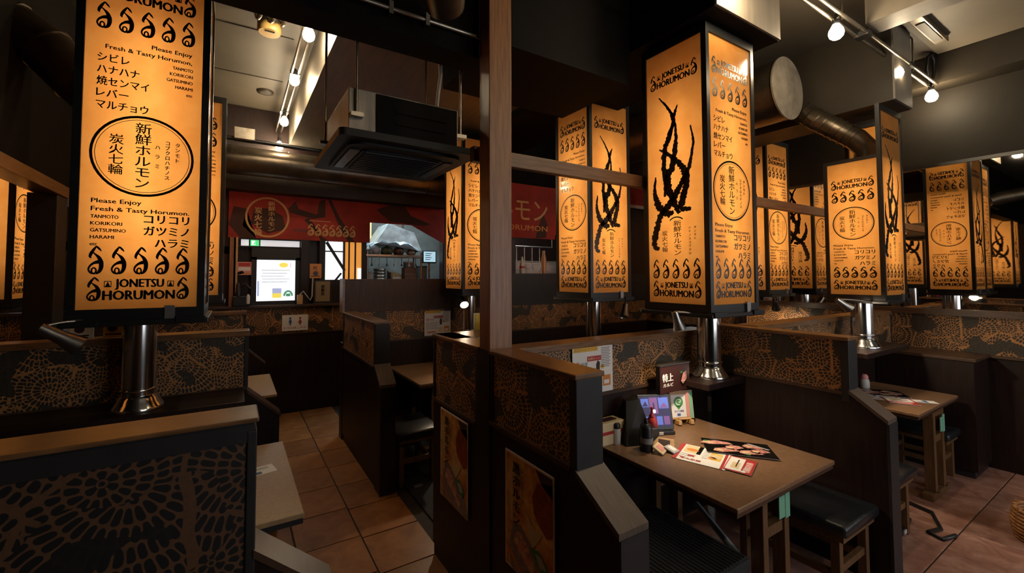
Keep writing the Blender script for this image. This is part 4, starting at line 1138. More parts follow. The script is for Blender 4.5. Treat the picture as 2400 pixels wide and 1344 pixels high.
f = Flat(); W, H = .29, .19
f.disc(-.055, .15, .013, .013, M['blue'], 1); f.poly([(-.075, .095), (-.035, .095), (-.045, .135), (-.065, .135)], M['blue'], 1); f.rect(-.063, .065, -.047, .10, M['blue'], 1)
f.disc(.055, .15, .013, .013, M['red'], 1); f.poly([(.032, .09), (.078, .09), (.06, .135), (.05, .135)], M['red'], 1); f.rect(.047, .065, .063, .095, M['red'], 1)
f.text('トイレはこちら', 0, .025, .03, M['red'], 1, w=.24, bold=.03, align='c')
board('toilet_sign', 'white toilet sign with blue and red figures on the aisle end wall', 'sign', W, H, (.66, 5.588, .985), 0, f)

# dark hanging menu board with white mark and meat picture
f = Flat(); W, H = .30, .17
f.rect(-W / 2, 0, W / 2, H, M['brown_print'], 1)
f.text('特上', -.125, .075, .055, M['paper'], 2, bold=.04); f.text('カルビ', -.12, .04, .026, M['paper'], 2, w=.10, bold=.03)
f.poly([(.05, .05), (.08, .02), (.13, .06), (.12, .13), (.07, .12)], M['ink'], 2)
f.poly([(.06, .06), (.08, .04), (.12, .07), (.115, .12), (.08, .11)], M['meat_red'], 3)
f.rect(.055, .112, .075, .122, M['green'], 3)
t = board('menu_board', 'small dark hanging menu board with meat picture above the easel card', 'sign', W, H, (2.47, 1.735, .905), 0, f, 0.03, M['black_plastic'])
g = G().box(-W / 2, W / 2, -.004, .034, H, H + .008); g.mats.append(M['steel']); link('top_clip', g.mesh('top_clip'), t, True)
g = G().box(-.05, .05, .03, .10, H - .02, H - .005); g.mats.append(M['steel']); link('hook', g.mesh('hook'), t, True)

# easel card with a green speech-bubble mark
f = Flat(); W, H = .17, .18
f.rect(-W / 2, 0, W / 2, H, M['light_wood'], 1)
f.rect(-W / 2 + .008, .012, W / 2 - .055, H - .025, M['paper'], 2)
f.rect(W / 2 - .05, .012, W / 2 - .030, H - .01, M['pink'], 2); f.rect(W / 2 - .026, .005, W / 2 - .004, H - .005, M['mint'], 2)
f.disc(-.024, .108, .034, .034, M['green'], 3); f.poly([(-.045, .085), (-.005, .085), (-.026, .058)], M['green'], 3)
f.ring(-.024, .108, .022, .020, .006, M['paper'], 4, n=16, a0=.3, a1=5.2); f.rect(-.024, .104, -.006, .110, M['paper'], 4)
f.text('友だち募集', -.024, .045, .014, M['blue'], 3, w=.07, align='c'); f.rect(-.04, .02, -.015, .036, M['blue'], 3)
t = board('easel_card', 'small wooden easel card with green round mark', 'card', W, H, (2.56, 1.745, .712), -0.32, f, 0.006, M['light_wood'], -0.12)
for x in (-.045, .045):
    g = G().box(x - .012, x + .012, -.035, .05, -.030, -.002, .003); g.mats.append(M['light_wood']); link('easel_foot', g.mesh('easel_foot'), t, True)
g = G().tube([(-.045, -.018, .004), (.045, -.018, .004)], .006, 8); g.mats.append(M['light_wood']); link('easel_bar', g.mesh('easel_bar'), t, True)

# ------------------------------------------------------------------ things on table 1
TZ = .6805
t = thing('tablet_terminal', 'black order tablet standing on the brown table', 'tablet', (2.27, 1.715, TZ), -0.42)
f = Flat()
sm = lambda n, c, s: emat(n, c, s)
s_bl, s_pu, s_vi = sm('screen_blue', (.09, .14, .50), .42), sm('screen_dark', (.025, .022, .08), .4), sm('screen_violet', (.15, .07, .22), .4)
s_w = sm('screen_white', (.7, .75, .9), .8)
f.rect(-.095, .035, .095, .212, s_pu, 2)
f.rect(.025, .14, .09, .205, s_bl, 3); f.rect(-.09, .15, -.04, .20, s_bl, 3); f.rect(-.035, .11, .018, .205, s_vi, 3)
f.disc(-.008, .125, .010, .012, s_w, 4, 12); f.poly([(-.014, .135), (-.002, .135), (-.004, .175), (-.012, .175)], s_pu, 4); f.poly([(.03, .145), (.085, .145), (.06, .175)], s_vi, 4); f.poly([(-.085, .155), (-.045, .155), (-.06, .185)], s_pu, 4)
for k in range(4): f.rect(-.09 + .046 * k, .045, -.052 + .046 * k, .095, s_vi if k % 2 else s_bl, 3)

body = G().box(-.108, .108, 0, .012, .015, .225, .004); body.mats.append(M['black_plastic'])
bo = link('tablet_body', body.mesh('tablet_body'), t, True); bo.rotation_euler = (-0.25, 0, 0); bo.location = (0, 0, .005)
link('screen', f.mesh('screen', FRONT), bo, True)
g = G().box(-.095, .095, -.03, .10, 0, .022, .005).box(-.02, .02, -.036, -.030, .006, .018); g.mats.append(M['black_plastic']); link('stand', g.mesh('stand'), t, True)
g = G().box(-.014, .014, -.037, -.031, .004, .02); g.mats.append(M['white_plastic']); link('button', g.mesh('button'), t, True)

t = thing('tablet_cover', 'black fabric cover draped left of the tablet', 'cover', (2.04, 1.735, TZ), -0.2)
g = G().hexa([(-.09, -.08, 0), (.10, -.10, 0), (.12, .09, 0), (-.07, .09, 0)], [(-.01, .02, .22), (.07, .0, .23), (.08, .06, .235), (.0, .06, .225)]); g.mats.append(M['ink_matt']); link('cover_cloth', g.mesh('cover_cloth'), t, True)
g = G().box(-.02, .10, -.125, -.10, 0, .10, .006); g.mats.append(M['black_plastic']); link('cover_flap', g.mesh('cover_flap'), t, True)

def bottle(name, label, x, y, prof, mat, cap, capm, band=None):
    t = thing(name, label, 'bottle', (x, y, TZ))
    g = G().lathe(prof, n=20); g.mats.append(mat); link('bottle_body', g.mesh('bottle_body'), t, True)
    g = G().lathe(cap, n=16); g.mats.append(capm); link('cap', g.mesh('cap'), t, True)
    if band:
        g = G().lathe([(band[0], band[1]), (band[0], band[2])], n=20); g.mats.append(band[3]); link('label_band', g.mesh('label_band'), t, True)
    return t
bottle('sauce_bottle', 'black sauce bottle at the front of the bottle group', 1.995, 1.585, [(.032, 0), (.034, .006), (.034, .105), (.033, .108), (.033, .125), (.028, .142), (.016, .150)], M['black_plastic'],
       [(.012, .148), (.013, .160), (.008, .172), (.005, .178)], M['black_plastic'], (.0346, .045, .075, M['grey_print']))
bottle('sauce_bottle', 'red sauce bottle with pointed nozzle behind the black one', 2.115, 1.64, [(.028, 0), (.031, .006), (.031, .112), (.029, .130), (.018, .146)], M['red'],
       [(.015, .144), (.016, .156), (.008, .165), (.006, .19), (.009, .195), (.007, .205)], M['red'], (.0306, .04, .065, M['pink']))
g_ = Flat
t = thing('salt_shaker', 'small white shaker with dark lid beside the partition', 'shaker', (1.93, 1.74, TZ))
g = G().lathe([(.024, 0), (.024, .085), (.02, .09)], n=16); g.mats.append(M['white_plastic']); link('shaker_body', g.mesh('shaker_body'), t, True)
g = G().lathe([(.022, .088), (.023, .11), (.012, .118)], n=16); g.mats.append(M['black_plastic']); link('lid', g.mesh('lid'), t, True)
t = thing('tissue_box', 'yellow and red box at the back corner of the table with tablet', 'box', (1.91, 1.785, TZ))
g = G().box(-.09, .09, -.045, .045, 0, .125, .004); g.mats.append(M['cream']); link('box_body', g.mesh('box_body'), t, True)
g = G().box(-.091, .091, -.046, .046, .06, .078); g.mats.append(M['red']); link('red_stripe', g.mesh('red_stripe'), t, True)
g = G().box(-.05, .05, -.02, .02, .125, .130); g.mats.append(M['brown_print']); link('opening', g.mesh('opening'), t, True)
def packet(label, x, y, rz, w_, tilt, ma, mb):
    t = thing('wet_wipe_packet', label, 'packet', (x, y, TZ), rz)
    g = G().box(-w_, w_, -.032, .032, 0.0, .010, .004); g.mats.append(ma); o = link('packet_body', g.mesh('packet_body'), t, True); o.rotation_euler = (tilt, 0, 0); o.location = (0, 0, .032 * abs(math.sin(tilt)))
    g = G().box(-w_ * .5, w_ * .6, -.02, .02, .010, .0112); g.mats.append(mb); q = link('packet_print', g.mesh('packet_print'), o, True)
    return t
packet('small pale packet lying in front of the black bottle', 2.04, 1.535, .35, .045, .5, M['cream'], M['pink'])
packet('brown and cream packet leaning behind the pale packet', 2.11, 1.56, -1.0, .055, .75, M['light_wood'], M['brown_print'])
packet('clear pale packet at the end of the packet pile', 2.10, 1.505, .1, .03, .3, M['paper_grey'], M['paper'])

def menu_white(W, H):
    f = Flat()
    f.rect(-W / 2, -H / 2, W / 2, H / 2, M['paper'], 0)
    f.rect(-W / 2, -H / 2, -W / 2 + .022, H / 2, M['red'], 1)
    f.rect(-W / 2 + .03, .0, -.03, H / 2 - .008, M['cream'], 1); f.rect(-.03, .0, -.01, H / 2, M['ink'], 1)
    f.disc(-W * .22, H * .2, .03, .02, M['orange'], 2)
    f.rect(W * .14, -H * .12, W * .36, H * .30, M['yellow'], 1); f.disc(W * .25, H * .1, .03, .03, M['cream'], 2); f.disc(W * .2, -H * .02, .02, .015, M['orange'], 2)
    for j in range(6): f.rect(-W * .0, H * (.32 - .09 * j), W * .12, H * (.34 - .09 * j), M['grey_print'], 1)
    for j in range(3): f.rect(-W * .40, H * (-.12 - .1 * j), -W * .1 - .02 * j, H * (-.09 - .1 * j), M['grey_print'], 1)
    f.rect(-W * .25, -H * .2, -W * .12, -H * .12, M['red'], 2)
    f.rect(W * .40, -H / 2, W * .45, H / 2, M['red'], 1)
    f.text('飲み放題', -W * .36, -H * .40, .022, M['red'], 2, w=.10)
    return f
def menu_red(W, H):
    f = Flat(); f.rect(-W / 2, -H / 2, W / 2, H / 2, M['red'], 0)
    f.rect(-W * .44, -H * .1, W * .44, H * .46, M['paper'], 1); f.rect(-W * .3, .0, W * .1, H * .3, M['cream'], 2); f.rect(-W * .4, -H * .42, W * .3, -H * .18, M['pink'], 1)
    f.disc(-W * .40, -H * .2, .012, .012, M['paper'], 2); f.rect(-W * .2, H * .1, W * .3, H * .14, M['brown_print'], 3)
    f.text('宴会コース', -W * .30, -H * .36, .03, M['paper'], 2, w=W * .55)
    return f
def menu_black(W, H):
    f = Flat(); f.rect(-W / 2, -H / 2, W / 2, H / 2, M['ink'], 0)
    rr = random.Random(3)
    for cx, cy, a, l in ((-.10, .05, .1, .085), (-.02, .0, .4, .05), (.08, .04, -.2, .05), (-.07, -.05, .2, .07), (.05, -.05, .1, .06), (.10, -.02, .3, .05)):
        c, s_ = math.cos(a), math.sin(a)
        f.poly([(cx + c * u * l - s_ * v * .031, cy + s_ * u * l + c * v * .031) for u, v in ((-1, -.4), (-.5, -1), (.2, -.7), (1, -.5), (.8, .5), (.1, 1), (-.7, .7))], M['meat_red'], 1)
        f.poly([(cx + c * u * l - s_ * v * .028, cy + s_ * u * l + c * v * .028) for u, v in ((-.9, -.2), (-.4, -.6), (.0, -.1), (-.5, .4))], M['cream'], 2)
    f.disc(-.15, .065, .012, .008, M['green'], 2); f.disc(.03, -.085, .012, .008, M['green'], 2)
    f.poly([(.06, .08), (.075, .085), (.16, .02), (.15, .01)], M['paper_grey'], 2)
    return f
def sheet(label, f, W, H, x, y, rz, z=TZ):
    t = thing('menu_sheet', label, 'menu', (x, y, z), rz)
    g = G().box(-W / 2, W / 2, -H / 2, H / 2, -.0008, 0.0008); g.mats.append(M['paper']); link('sheet', g.mesh('sheet'), t, True)
    link('print', f.mesh('print', lambda a, b, h: (a, b, h + .0012)), t, True)
    return t
sheet('white drink menu with red edge on the brown table', menu_white(.25, .24), .25, .24, 2.19, 1.385, -1.2, TZ + .0015)
sheet('red menu sheet peeking from under the black meat menu, table with tablet', menu_red(.20, .12), .20, .12, 2.245, 1.215, .33, TZ + .0045)
sheet('black meat menu with cut corner on the brown table', menu_black(.34, .21), .34, .21, 2.445, 1.335, -0.85, TZ + .0075)
sheet('white menu sheet on the far right table', menu_white(.26, .18), .26, .18, 4.46, 1.33, -1.2, TZ + .0015)
sheet('red menu sheet on the far right table', menu_red(.18, .18), .18, .18, 4.45, 1.20, -1.0, TZ + .0045)
sheet('black meat menu on the far right table', menu_black(.34, .22), .34, .22, 4.60, 1.375, -0.95, TZ + .0075)
f = Flat().rect(-.07, -.04, .07, .04, M['paper'], 0).rect(-.01, -.03, .015, .03, M['blue'], 1).rect(-.06, -.03, -.02, -.02, M['grey_print'], 1)
sheet('small white card near the edge of the far right table', f, .13, .075, 4.60, 1.10, -.9, TZ + .0015)
t = thing('condiment_jar', 'small pink and white jar at the back of the far right table', 'jar', (4.74, 1.50, TZ))
g = G().lathe([(.03, 0), (.034, .01), (.034, .06), (.028, .075)], n=16); g.mats.append(M['white_plastic']); link('jar_body', g.mesh('jar_body'), t, True)
g = G().lathe([(.026, .073), (.026, .10), (.015, .115)], n=16); g.mats.append(M['pink']); link('lid', g.mesh('lid'), t, True)

# cable and adapter under table 2
t = thing('power_cable', 'black power cable with white plug under the far right table', 'cable', (4.0, .98, 0))
G().tube([(3.75, 1.12, .012), (3.82, 1.02, .012), (3.95, 1.04, .014), (4.06, 1.14, .02), (4.25, 1.2, .02), (4.20, .99, .012), (3.98, .90, .012), (3.86, .93, .012), (3.83, .86, .012), (3.96, .83, .012)], .012, 8).out('cable_line', M['black_plastic'], t)
G().box(3.66, 3.80, 1.0, 1.06, .002, .04, .006).out('plug_block', M['black_plastic'], t)
G().box(3.69, 3.78, .995, 1.0, .012, .034).out('white_label', M['white_plastic'], t)

# ------------------------------------------------------------------ condiments on the counter top by the post
CZ = 1.3005
t = thing('card_stand', 'yellow upright card on the counter top beside the timber post', 'card', (1.33, 2.30, CZ), -.4)
g = G().box(-.03, .03, -.004, .004, 0, .115); g.mats.append(M['cream']); link('card_back', g.mesh('card_back'), t, True)
g = G().box(-.018, .024, -.006, -.004, .012, .108); g.mats.append(M['yellow']); link('yellow_face', g.mesh('yellow_face'), t, True)
t = thing('card_stand', 'narrow cream card behind the red tin on the counter top', 'card', (1.425, 2.25, CZ), -.4)
g = G().box(-.014, .014, -.004, .004, 0, .11); g.mats.append(M['light_wood']); link('card_back', g.mesh('card_back'), t, True)
t = thing('condiment_tray', 'black condiment tray on the counter top', 'tray', (1.39, 2.19, CZ), -.4)
g = G().box(-.07, .07, -.05, .05, 0, .012, .003).box(-.07, .07, -.05, -.044, .012, .03).box(-.07, .07, .044, .05, .012, .03); g.mats.append(M['black_plastic']); link('tray_base', g.mesh('tray_base'), t, True)
for lab, x, y, ma, mb, r, h in (('round red tin on the counter tray', 1.415, 2.165, M['red'], M['red'], .022, .05), ('pale blue jar on the counter tray', 1.392, 2.20, M['white_plastic'], M['blue'], .016, .045), ('cream jar on the counter tray', 1.345, 2.195, M['cream'], M['black_plastic'], .018, .04)):
    t = thing('condiment_jar', lab, 'jar', (x, y, CZ + .012))
    g = G().lathe([(r * .9, 0), (r, .004), (r, h)], n=14); g.mats.append(ma); link('jar_body', g.mesh('jar_body'), t, True)
    g = G().lathe([(r * .95, h), (r * .95, h + .012), (r * .5, h + .018)], n=14); g.mats.append(mb); link('lid', g.mesh('lid'), t, True)

# cards behind the pipe on the left booth shelf
for lab, x, mm in (('small cream card behind the chrome pipe of the left booth', -.72, M['cream']), ('small yellow card behind the chrome pipe of the left booth', -.58, M['yellow'])):
    f = Flat().rect(-.05, .0, .05, .09, mm, 1).disc(-.01, .05, .022, .02, M['brown_print'], 2).rect(-.04, .012, .03, .02, M['ink'], 2)
    board('picture_card', lab, 'card', .10, .09, (x, 3.16, 1.3005), 0, f)

# ------------------------------------------------------------------ red banners
def banner_a():
    W, H = 2.72, .53; f = Flat(); m, g_, k = M['banner_red'], M['banner_gold'], M['banner_dark']
    f.rect(0, 0, 1.62, H, m, 0); f.rect(1.62, .27, W, H, m, 0); f.poly([(2.2, .27), (W, .27), (W, .02)], m, 0)
    f.poly([(.0, .15), (.12, .0), (.28, .0), (.14, .14), (.18, .34), (.05, .36)], k, 1)
    f.poly([(.62, .38), (.70, .47), (.74, .38), (.95, .33), (.98, .50), (1.05, .53), (1.05, .30), (.9, .27), (.64, .33)], k, 1)
    f.poly([(1.08, .53), (1.12, .53), (1.22, .32), (1.36, .12), (1.42, .0), (1.34, .0), (1.24, .15)], k, 1)
    f.poly([(.80, .25), (.86, .28), (1.0, .0), (1.1, .0), (1.0, .06)], k, 1)
    f.ring(.40, .255, .235, .24, .022, g_, 2, n=40)
    f.poly([(.22, .18), (.26, .36), (.42, .36), (.56, .28), (.60, .12), (.40, .06)], k, 1)
    f.column('新鮮ホルモン', .44, .45, .062, g_, 3, bold=.03, pitch=.98, stretch=1.3)
    f.column('炭火', .30, .37, .085, g_, 3, bold=.03); f.column('七輪', .30, .20, .085, g_, 3, bold=.03)
    f.rect(.86, .243, 1.12, .250, g_, 2)
    f.text('HORUMON', .68, .10, .05, M['brown_print'], 2, w=.16)
    for i in range(7): f.flame(.88 + .085 * i, .06, .072, .15, g_, 3)
    f.poly([(1.7, .45), (1.9, .53), (2.1, .53), (2.2, .40), (2.5, .30), (2.4, .27), (1.9, .30)], k, 1)
    return f
bn = thing('banner', 'long red banner with gold circle and flames across the aisle end', 'banner', (-0.06, 5.585, 2.09))
link('banner_cloth', banner_a().mesh('banner_cloth', FRONT), bn, True)
g = G().tube([(-.02, .008, .535), (2.74, .008, .535)], .010, 8); g.mats.append(M['frame_black']); link('banner_rod', g.mesh('banner_rod'), bn, True)
f = Flat(); m, g_ = M['banner_red'], M['banner_gold']
f.rect(-.75, 0, .55, .70, m, 0); f.poly([(.55, .06), (.75, .10), (1.0, .20), (1.0, .70), (.55, .70)], m, 0)
f.poly([(.22, 0), (.40, .02), (.42, .20), (.35, .34), (.25, .12)], M['banner_dark'], 1)
f.text('ホルモン', .42, .24, .34, g_, 2, w=1.1, bold=.005, align='r')
f.text('HORUMON', .42, .10, .10, M['orange'], 2, w=.75, bold=.01, align='r')
bn = thing('banner', 'red kitchen banner with large gold letters behind the timber post', 'banner', (3.20, 4.41, 2.14))
link('banner_cloth', f.mesh('banner_cloth', FRONT), bn, True)
g = G().tube([(-.78, .010, .70), (1.05, .010, .70)], .010, 8); g.mats.append(M['frame_black']); link('banner_rod', g.mesh('banner_rod'), bn, True)
bn = thing('banner', 'plain red banner strip with pale lower edge left of the large lantern', 'banner', (5.35, 4.41, 2.70))
f = Flat(); f.rect(-.25, .05, .28, .36, M['banner_red'], 0); f.rect(-.25, 0.0, .28, .05, M['paper_grey'], 0)
link('banner_cloth', f.mesh('banner_cloth', FRONT), bn, True)
g = G().tube([(-.25, .008, .36), (.28, .008, .36)], .008, 8); g.mats.append(M['frame_black']); link('banner_rod', g.mesh('banner_rod'), bn, True)
struct(G().box(2.7, 5.66, 4.43, 4.55, 2.84, 3.65).out('wall_counter_header', M['dark_paint']))

# ------------------------------------------------------------------ far end: doors, windows, signs
dr = struct(G().box(.18, .235, 5.60, 5.66, 1.305, 1.87).box(.655, .71, 5.60, 5.66, 1.305, 1.87).box(.18, .71, 5.60, 5.66, 1.84, 1.99).box(.235, .655, 5.60, 5.66, 1.305, 1.35).out('door_1', M['black_edge']))
G().box(.235, .655, 5.63, 5.64, 1.35, 1.84).out('pane', M['backlit_paper'], dr)
f = Flat()
f.disc(.29, .43, .05, .03, M['bl_yellow'], 1); f.rect(.36, .40, .372, .46, M['bl_pink'], 1)
for j in range(5): f.rect(.05 + .01 * (j % 2), .36 - .035 * j, .36 - .03 * (j % 3), .372 - .035 * j, M['bl_grey'], 1)
f.text('ランチ営業中', .07, .215, .04, M['bl_grey'], 1, w=.26)
f.rect(.17, .09, .27, .15, M['bl_blue'], 1); f.rect(.17, .035, .27, .09, M['bl_yellow'], 1)
f.ring(.345, .055, .055, .07, .022, M['bl_green'], 1, n=14, a0=0, a1=PI); f.rect(.01, .06, .03, .24, M['bl_blue'], 1); f.rect(.32, .05, .37, .085, M['bl_green'], 2)
q = link('door_notice', f.mesh('door_notice', FRONT), dr); q.location = (.235, 5.628, 1.35)
w2 = struct(G().box(.93, 1.0, 5.60, 5.66, 1.56, 2.09).box(1.22, 1.245, 5.60, 5.66, 1.56, 2.09).box(1.46, 1.52, 5.60, 5.66, 1.305, 2.4).box(.93, 1.5, 5.60, 5.66, 1.305, 1.60).out('window_2', M['dark_laminate']))
G().box(1.0, 1.22, 5.63, 5.64, 1.60, 2.09).out('pane', M['daylight_pane'], w2)
G().box(1.245, 1.46, 5.63, 5.64, 1.60, 2.09).out('pane', M['lit_orange'], w2)
G().box(1.0, 1.22, 5.61, 5.632, 1.955, 1.97).out('glazing_bar', M['dark_laminate'], w2)
G().hexa([(1.0, 5.605, 2.07), (1.0, 5.625, 2.07), (1.235, 5.625, 1.70), (1.235, 5.605, 1.70)], [(1.03, 5.605, 2.09), (1.03, 5.625, 2.09), (1.255, 5.625, 1.73), (1.255, 5.605, 1.73)]).out('brace', M['dark_laminate'], w2)
G().hexa([(1.12, 5.604, 1.60), (1.12, 5.624, 1.60), (1.19, 5.624, 1.69), (1.19, 5.604, 1.69)], [(1.15, 5.604, 1.60), (1.15, 5.624, 1.60), (1.21, 5.624, 1.68), (1.21, 5.604, 1.68)]).out('brace', M['dark_laminate'], w2)
for x in (1.29, 1.37): G().box(x, x + .018, 5.612, 5.63, 1.60, 2.09).out('glazing_bar', M['dark_laminate'], w2)
G().box(1.41, 1.455, 5.612, 5.63, 1.60, 1.75).out('white_card', M['backlit_paper'], w2)
w3 = struct(G().box(.02, .74, 5.60, 5.66, 2.075, 2.10).box(.02, .74, 5.60, 5.66, 1.985, 2.0).out('window_3', M['black_edge']))
G().box(.07, .15, 5.63, 5.64, 2.0, 2.075).out('pane', M['daylight_soft'], w3)
G().box(.27, .70, 5.63, 5.64, 2.0, 2.075).out('pane', M['daylight_soft'], w3)
t = thing('exit_sign', 'small green and white emergency exit sign above the aisle end door', 'sign', (.21, 5.60, 2.0))
G().box(.165, .255, 5.595, 5.625, 2.0, 2.07).out('sign_box', M['exit_green'], t)
f = Flat(); f.rect(.012, .01, .052, .06, M['exit_white'], 1); f.disc(.05, .05, .006, .006, M['exit_green'], 2, 10); f.poly([(.03, .02), (.046, .044), (.056, .036), (.044, .015)], M['exit_green'], 2); f.poly([(.03, .036), (.05, .04), (.062, .03), (.06, .026), (.048, .034), (.034, .03)], M['exit_green'], 2)
q = link('running_figure', f.mesh('running_figure', FRONT), t); q.location = (.165 - .21, 5.594 - 5.60, 0)
pl = struct(G().box(.71, .80, 5.55, 5.66, 1.305, 2.09).out('pillar_1', M['dark_laminate']))
struct(G().box(-.04, .0, 5.55, 5.60, 1.305, 2.09).out('trim_7', M['post_wood']))
struct(G().box(.02, .04, 5.55, 5.60, 1.305, 2.09).out('trim_8', M['light_wood']))
f = Flat(); f.rect(-.07, 0, .07, .15, M['pink'], 1); f.rect(-.06, .05, .06, .09, M['paper'], 2); f.rect(-.06, .10, .06, .14, M['red'], 2); f.poly([(-.07, .03), (-.02, .05), (.0, .02), (-.07, .0)], M['ink'], 2); f.rect(-.05, .01, .06, .025, M['orange'], 2)
board('poster', 'small pink and white poster left of the bright door', 'poster', .14, .15, (.11, 5.594, 1.66), 0, f)
f = Flat(); f.rect(-.07, 0, .07, .18, M['orange'], 1); f.disc(0, .06, .03, .03, M['brown_print'], 2); f.text('焼', -.03, .11, .05, M['brown_print'], 2); f.rect(-.05, .02, .05, .03, M['brown_print'], 2)
board('poster', 'small orange poster between pillar and bright window', 'poster', .14, .18, (.885, 5.590, 1.62), 0, f)
t = thing('framed_certificate', 'framed pale certificate standing on the aisle end ledge', 'picture', (.97, 5.57, 1.306))
G().box(.865, 1.075, 5.575, 5.59, 1.306, 1.60).out('frame', M['black_edge'], t)
G().box(.885, 1.055, 5.572, 5.576, 1.33, 1.58).out('sheet', pmat('old_paper', (.24, .17, .09), .5), t)
q = link('print', Flat().column('感謝状', 0, .2, .045, M['ink'], 1).rect(-.06, .03, -.05, .2, M['grey_print'], 1).rect(.045, .05, .055, .2, M['grey_print'], 1).mesh('print', FRONT), t); q.location = (.0, .0005, .03)
# dark clutter at the till
t = thing('till_rack', 'dark rack with small bottles left of the bright door', 'rack', (.07, 5.50, 1.306))
G().box(.0, .17, 5.50, 5.58, 1.306, 1.42, .006).out('rack_box', M['black_plastic'], t)
G().tube([(.03, 5.53, 1.42), (.05, 5.53, 1.52), (.12, 5.53, 1.56), (.17, 5.53, 1.50)], .012, 8).out('rack_arm', M['black_plastic'], t)
G().lathe([(.018, 0), (.018, .09), (.008, .11)], (.15, 5.50, 1.33), 12).out('bottle', M['white_plastic'], t)
G().lathe([(.02, 0), (.02, .12), (.01, .15)], (.05, 5.51, 1.42), 12).out('bottle', M['black_plastic'], t)
t = thing('wall_hose', 'pale hose curling down beside the framed certificate', 'hose', (.80, 5.53, 1.31))
G().tube([(.70, 5.54, 1.42), (.74, 5.54, 1.46), (.78, 5.54, 1.40), (.82, 5.54, 1.35), (.84, 5.54, 1.40), (.845, 5.54, 1.62)], .008, 8).out('hose_tube', M['white_plastic'], t)
G().box(.67, .73, 5.50, 5.56, 1.306, 1.42, .004).out('stand', M['light_wood'], t)
# left far window beyond the rail
w4 = struct(G().box(-1.85, -1.45, 5.66, 5.70, 1.30, 2.62).out('window_4', M['black_edge']))
G().box(-1.80, -1.50, 5.645, 5.662, 1.36, 2.2).out('pane', M['daylight_pane'], w4)
G().box(-1.80, -1.50, 5.64, 5.646, 1.42, 1.48).out('red_sticker', M['red'], w4)

# ------------------------------------------------------------------ kitchen beyond the counter
KY = 5.9
t = thing('steel_shelf', 'stainless shelf rack in the kitchen opening', 'shelf', (2.1, 6.0, 0))
for z in (1.55, 1.93): G().box(1.60, 2.45, KY, 6.25, z, z + .025).out('shelf_board', M['steel'], t)
for x in (1.62, 2.43):
    for y in (KY + .02, 6.23): G().tube([(x, y, 1.0), (x, y, 2.0)], .014, 8).out('shelf_post', M['steel'], t)
t = thing('steel_hood', 'slanted stainless hood in the kitchen opening', 'hood', (2.1, 6.1, 2.3))
G().hexa([(1.75, 5.95, 2.12), (2.45, 5.95, 2.02), (2.45, 6.5, 2.02), (1.75, 6.5, 2.12)], [(1.95, 6.0, 2.42), (2.35, 6.0, 2.30), (2.35, 6.5, 2.30), (1.95, 6.5, 2.42)]).out('hood_body', pmat('hood_steel', (.30, .33, .34), .45, .3, var=.4, scale=6), t)
G().tube([(2.15, 6.25, 2.3), (2.15, 6.25, 3.65)], .12, 16).out('hood_duct', M['steel'], t)
def lump(name, label, cat, x, y, z, sx, sy, sz, mat, seed):
    rr = random.Random(seed)
    t = thing(name, label, cat, (x, y, z))
    bm = bmesh.new(); bmesh.ops.create_icosphere(bm, subdivisions=3, radius=1)
    for v in bm.verts:
        n = math.sin(v.co.x * 5 + seed) * math.cos(v.co.y * 6 + seed * 2) * math.sin(v.co.z * 5 + 1)
        v.co *= 1 + .16 * n
        v.co = Vector((v.co.x * sx, v.co.y * sy, max(v.co.z, -.8) * sz + .8 * sz))
    me = bpy.data.meshes.new('bag_body'); bm.to_mesh(me); bm.free(); me.materials.append(mat)
    for p in me.polygons: p.use_smooth = True
    link('bag_body', me, t, True)
    g = G().tube([(0, 0, 1.7 * sz), (sx * .1, 0, 2.0 * sz), (sx * .25, 0, 2.1 * sz)], [sx * .22, sx * .1, sx * .2], 8); g.mats.append(mat); link('knot', g.mesh('knot'), t, True)
bagm = pmat('plastic_bag', (.55, .58, .60), .25, var=.2, scale=12)
lump('plastic_bag', 'white plastic bag on the upper kitchen shelf, left end', 'bag', 1.74, 6.05, 1.955, .10, .10, .085, bagm, 1)
lump('plastic_bag', 'green and grey plastic bag on the upper kitchen shelf', 'bag', 1.94, 6.05, 1.955, .09, .10, .07, pmat('bag_green', (.12, .15, .08), .35, var=.5, scale=14), 2)
lump('plastic_bag', 'brown wrapped bundle on the upper kitchen shelf', 'bag', 2.12, 6.05, 1.955, .08, .10, .065, pmat('bag_brown', (.22, .14, .11), .4, var=.4, scale=14), 5)
lump('plastic_bag', 'small white bag on the upper kitchen shelf, right end', 'bag', 2.32, 6.05, 1.955, .07, .09, .05, bagm, 4)
t = thing('pan_stack', 'stack of stainless pans on the lower kitchen shelf', 'pan', (1.82, 6.0, 1.575))
for k in range(4):
    g = G().lathe([(.07, .045 * k), (.085, .045 * k + .01), (.09, .045 * k + .042), (.084, .045 * k + .04)], n=18); g.mats.append(M['steel']); link('pan', g.mesh('pan'), t, True)
t = thing('snack_bag', 'pale yellow crumpled bags on the kitchen shelf', 'bag', (2.05, 5.98, 1.575))
g = G().hexa([(-.08, -.05, 0), (.08, -.05, 0), (.08, .05, 0), (-.08, .05, 0)], [(-.10, -.02, .10), (-.02, -.03, .13), (.10, .02, .09), (-.04, .03, .12)]); g.mats.append(pmat('bag_yellow', (.50, .42, .20), .4, var=.4, scale=20)); link('bag_body', g.mesh('bag_body'), t, True)
g = G().box(-.06, .05, -.055, -.045, .03, .06); g.mats.append(M['paper']); link('label', g.mesh('label'), t, True)
t = thing('carton', 'brown cardboard carton on the kitchen shelf', 'box', (2.27, 6.0, 1.575))
g = G().box(-.09, .09, -.06, .08, 0, .20, .003); g.mats.append(pmat('card', (.20, .135, .11), .7, var=.2, scale=10)); link('carton_body', g.mesh('carton_body'), t, True)
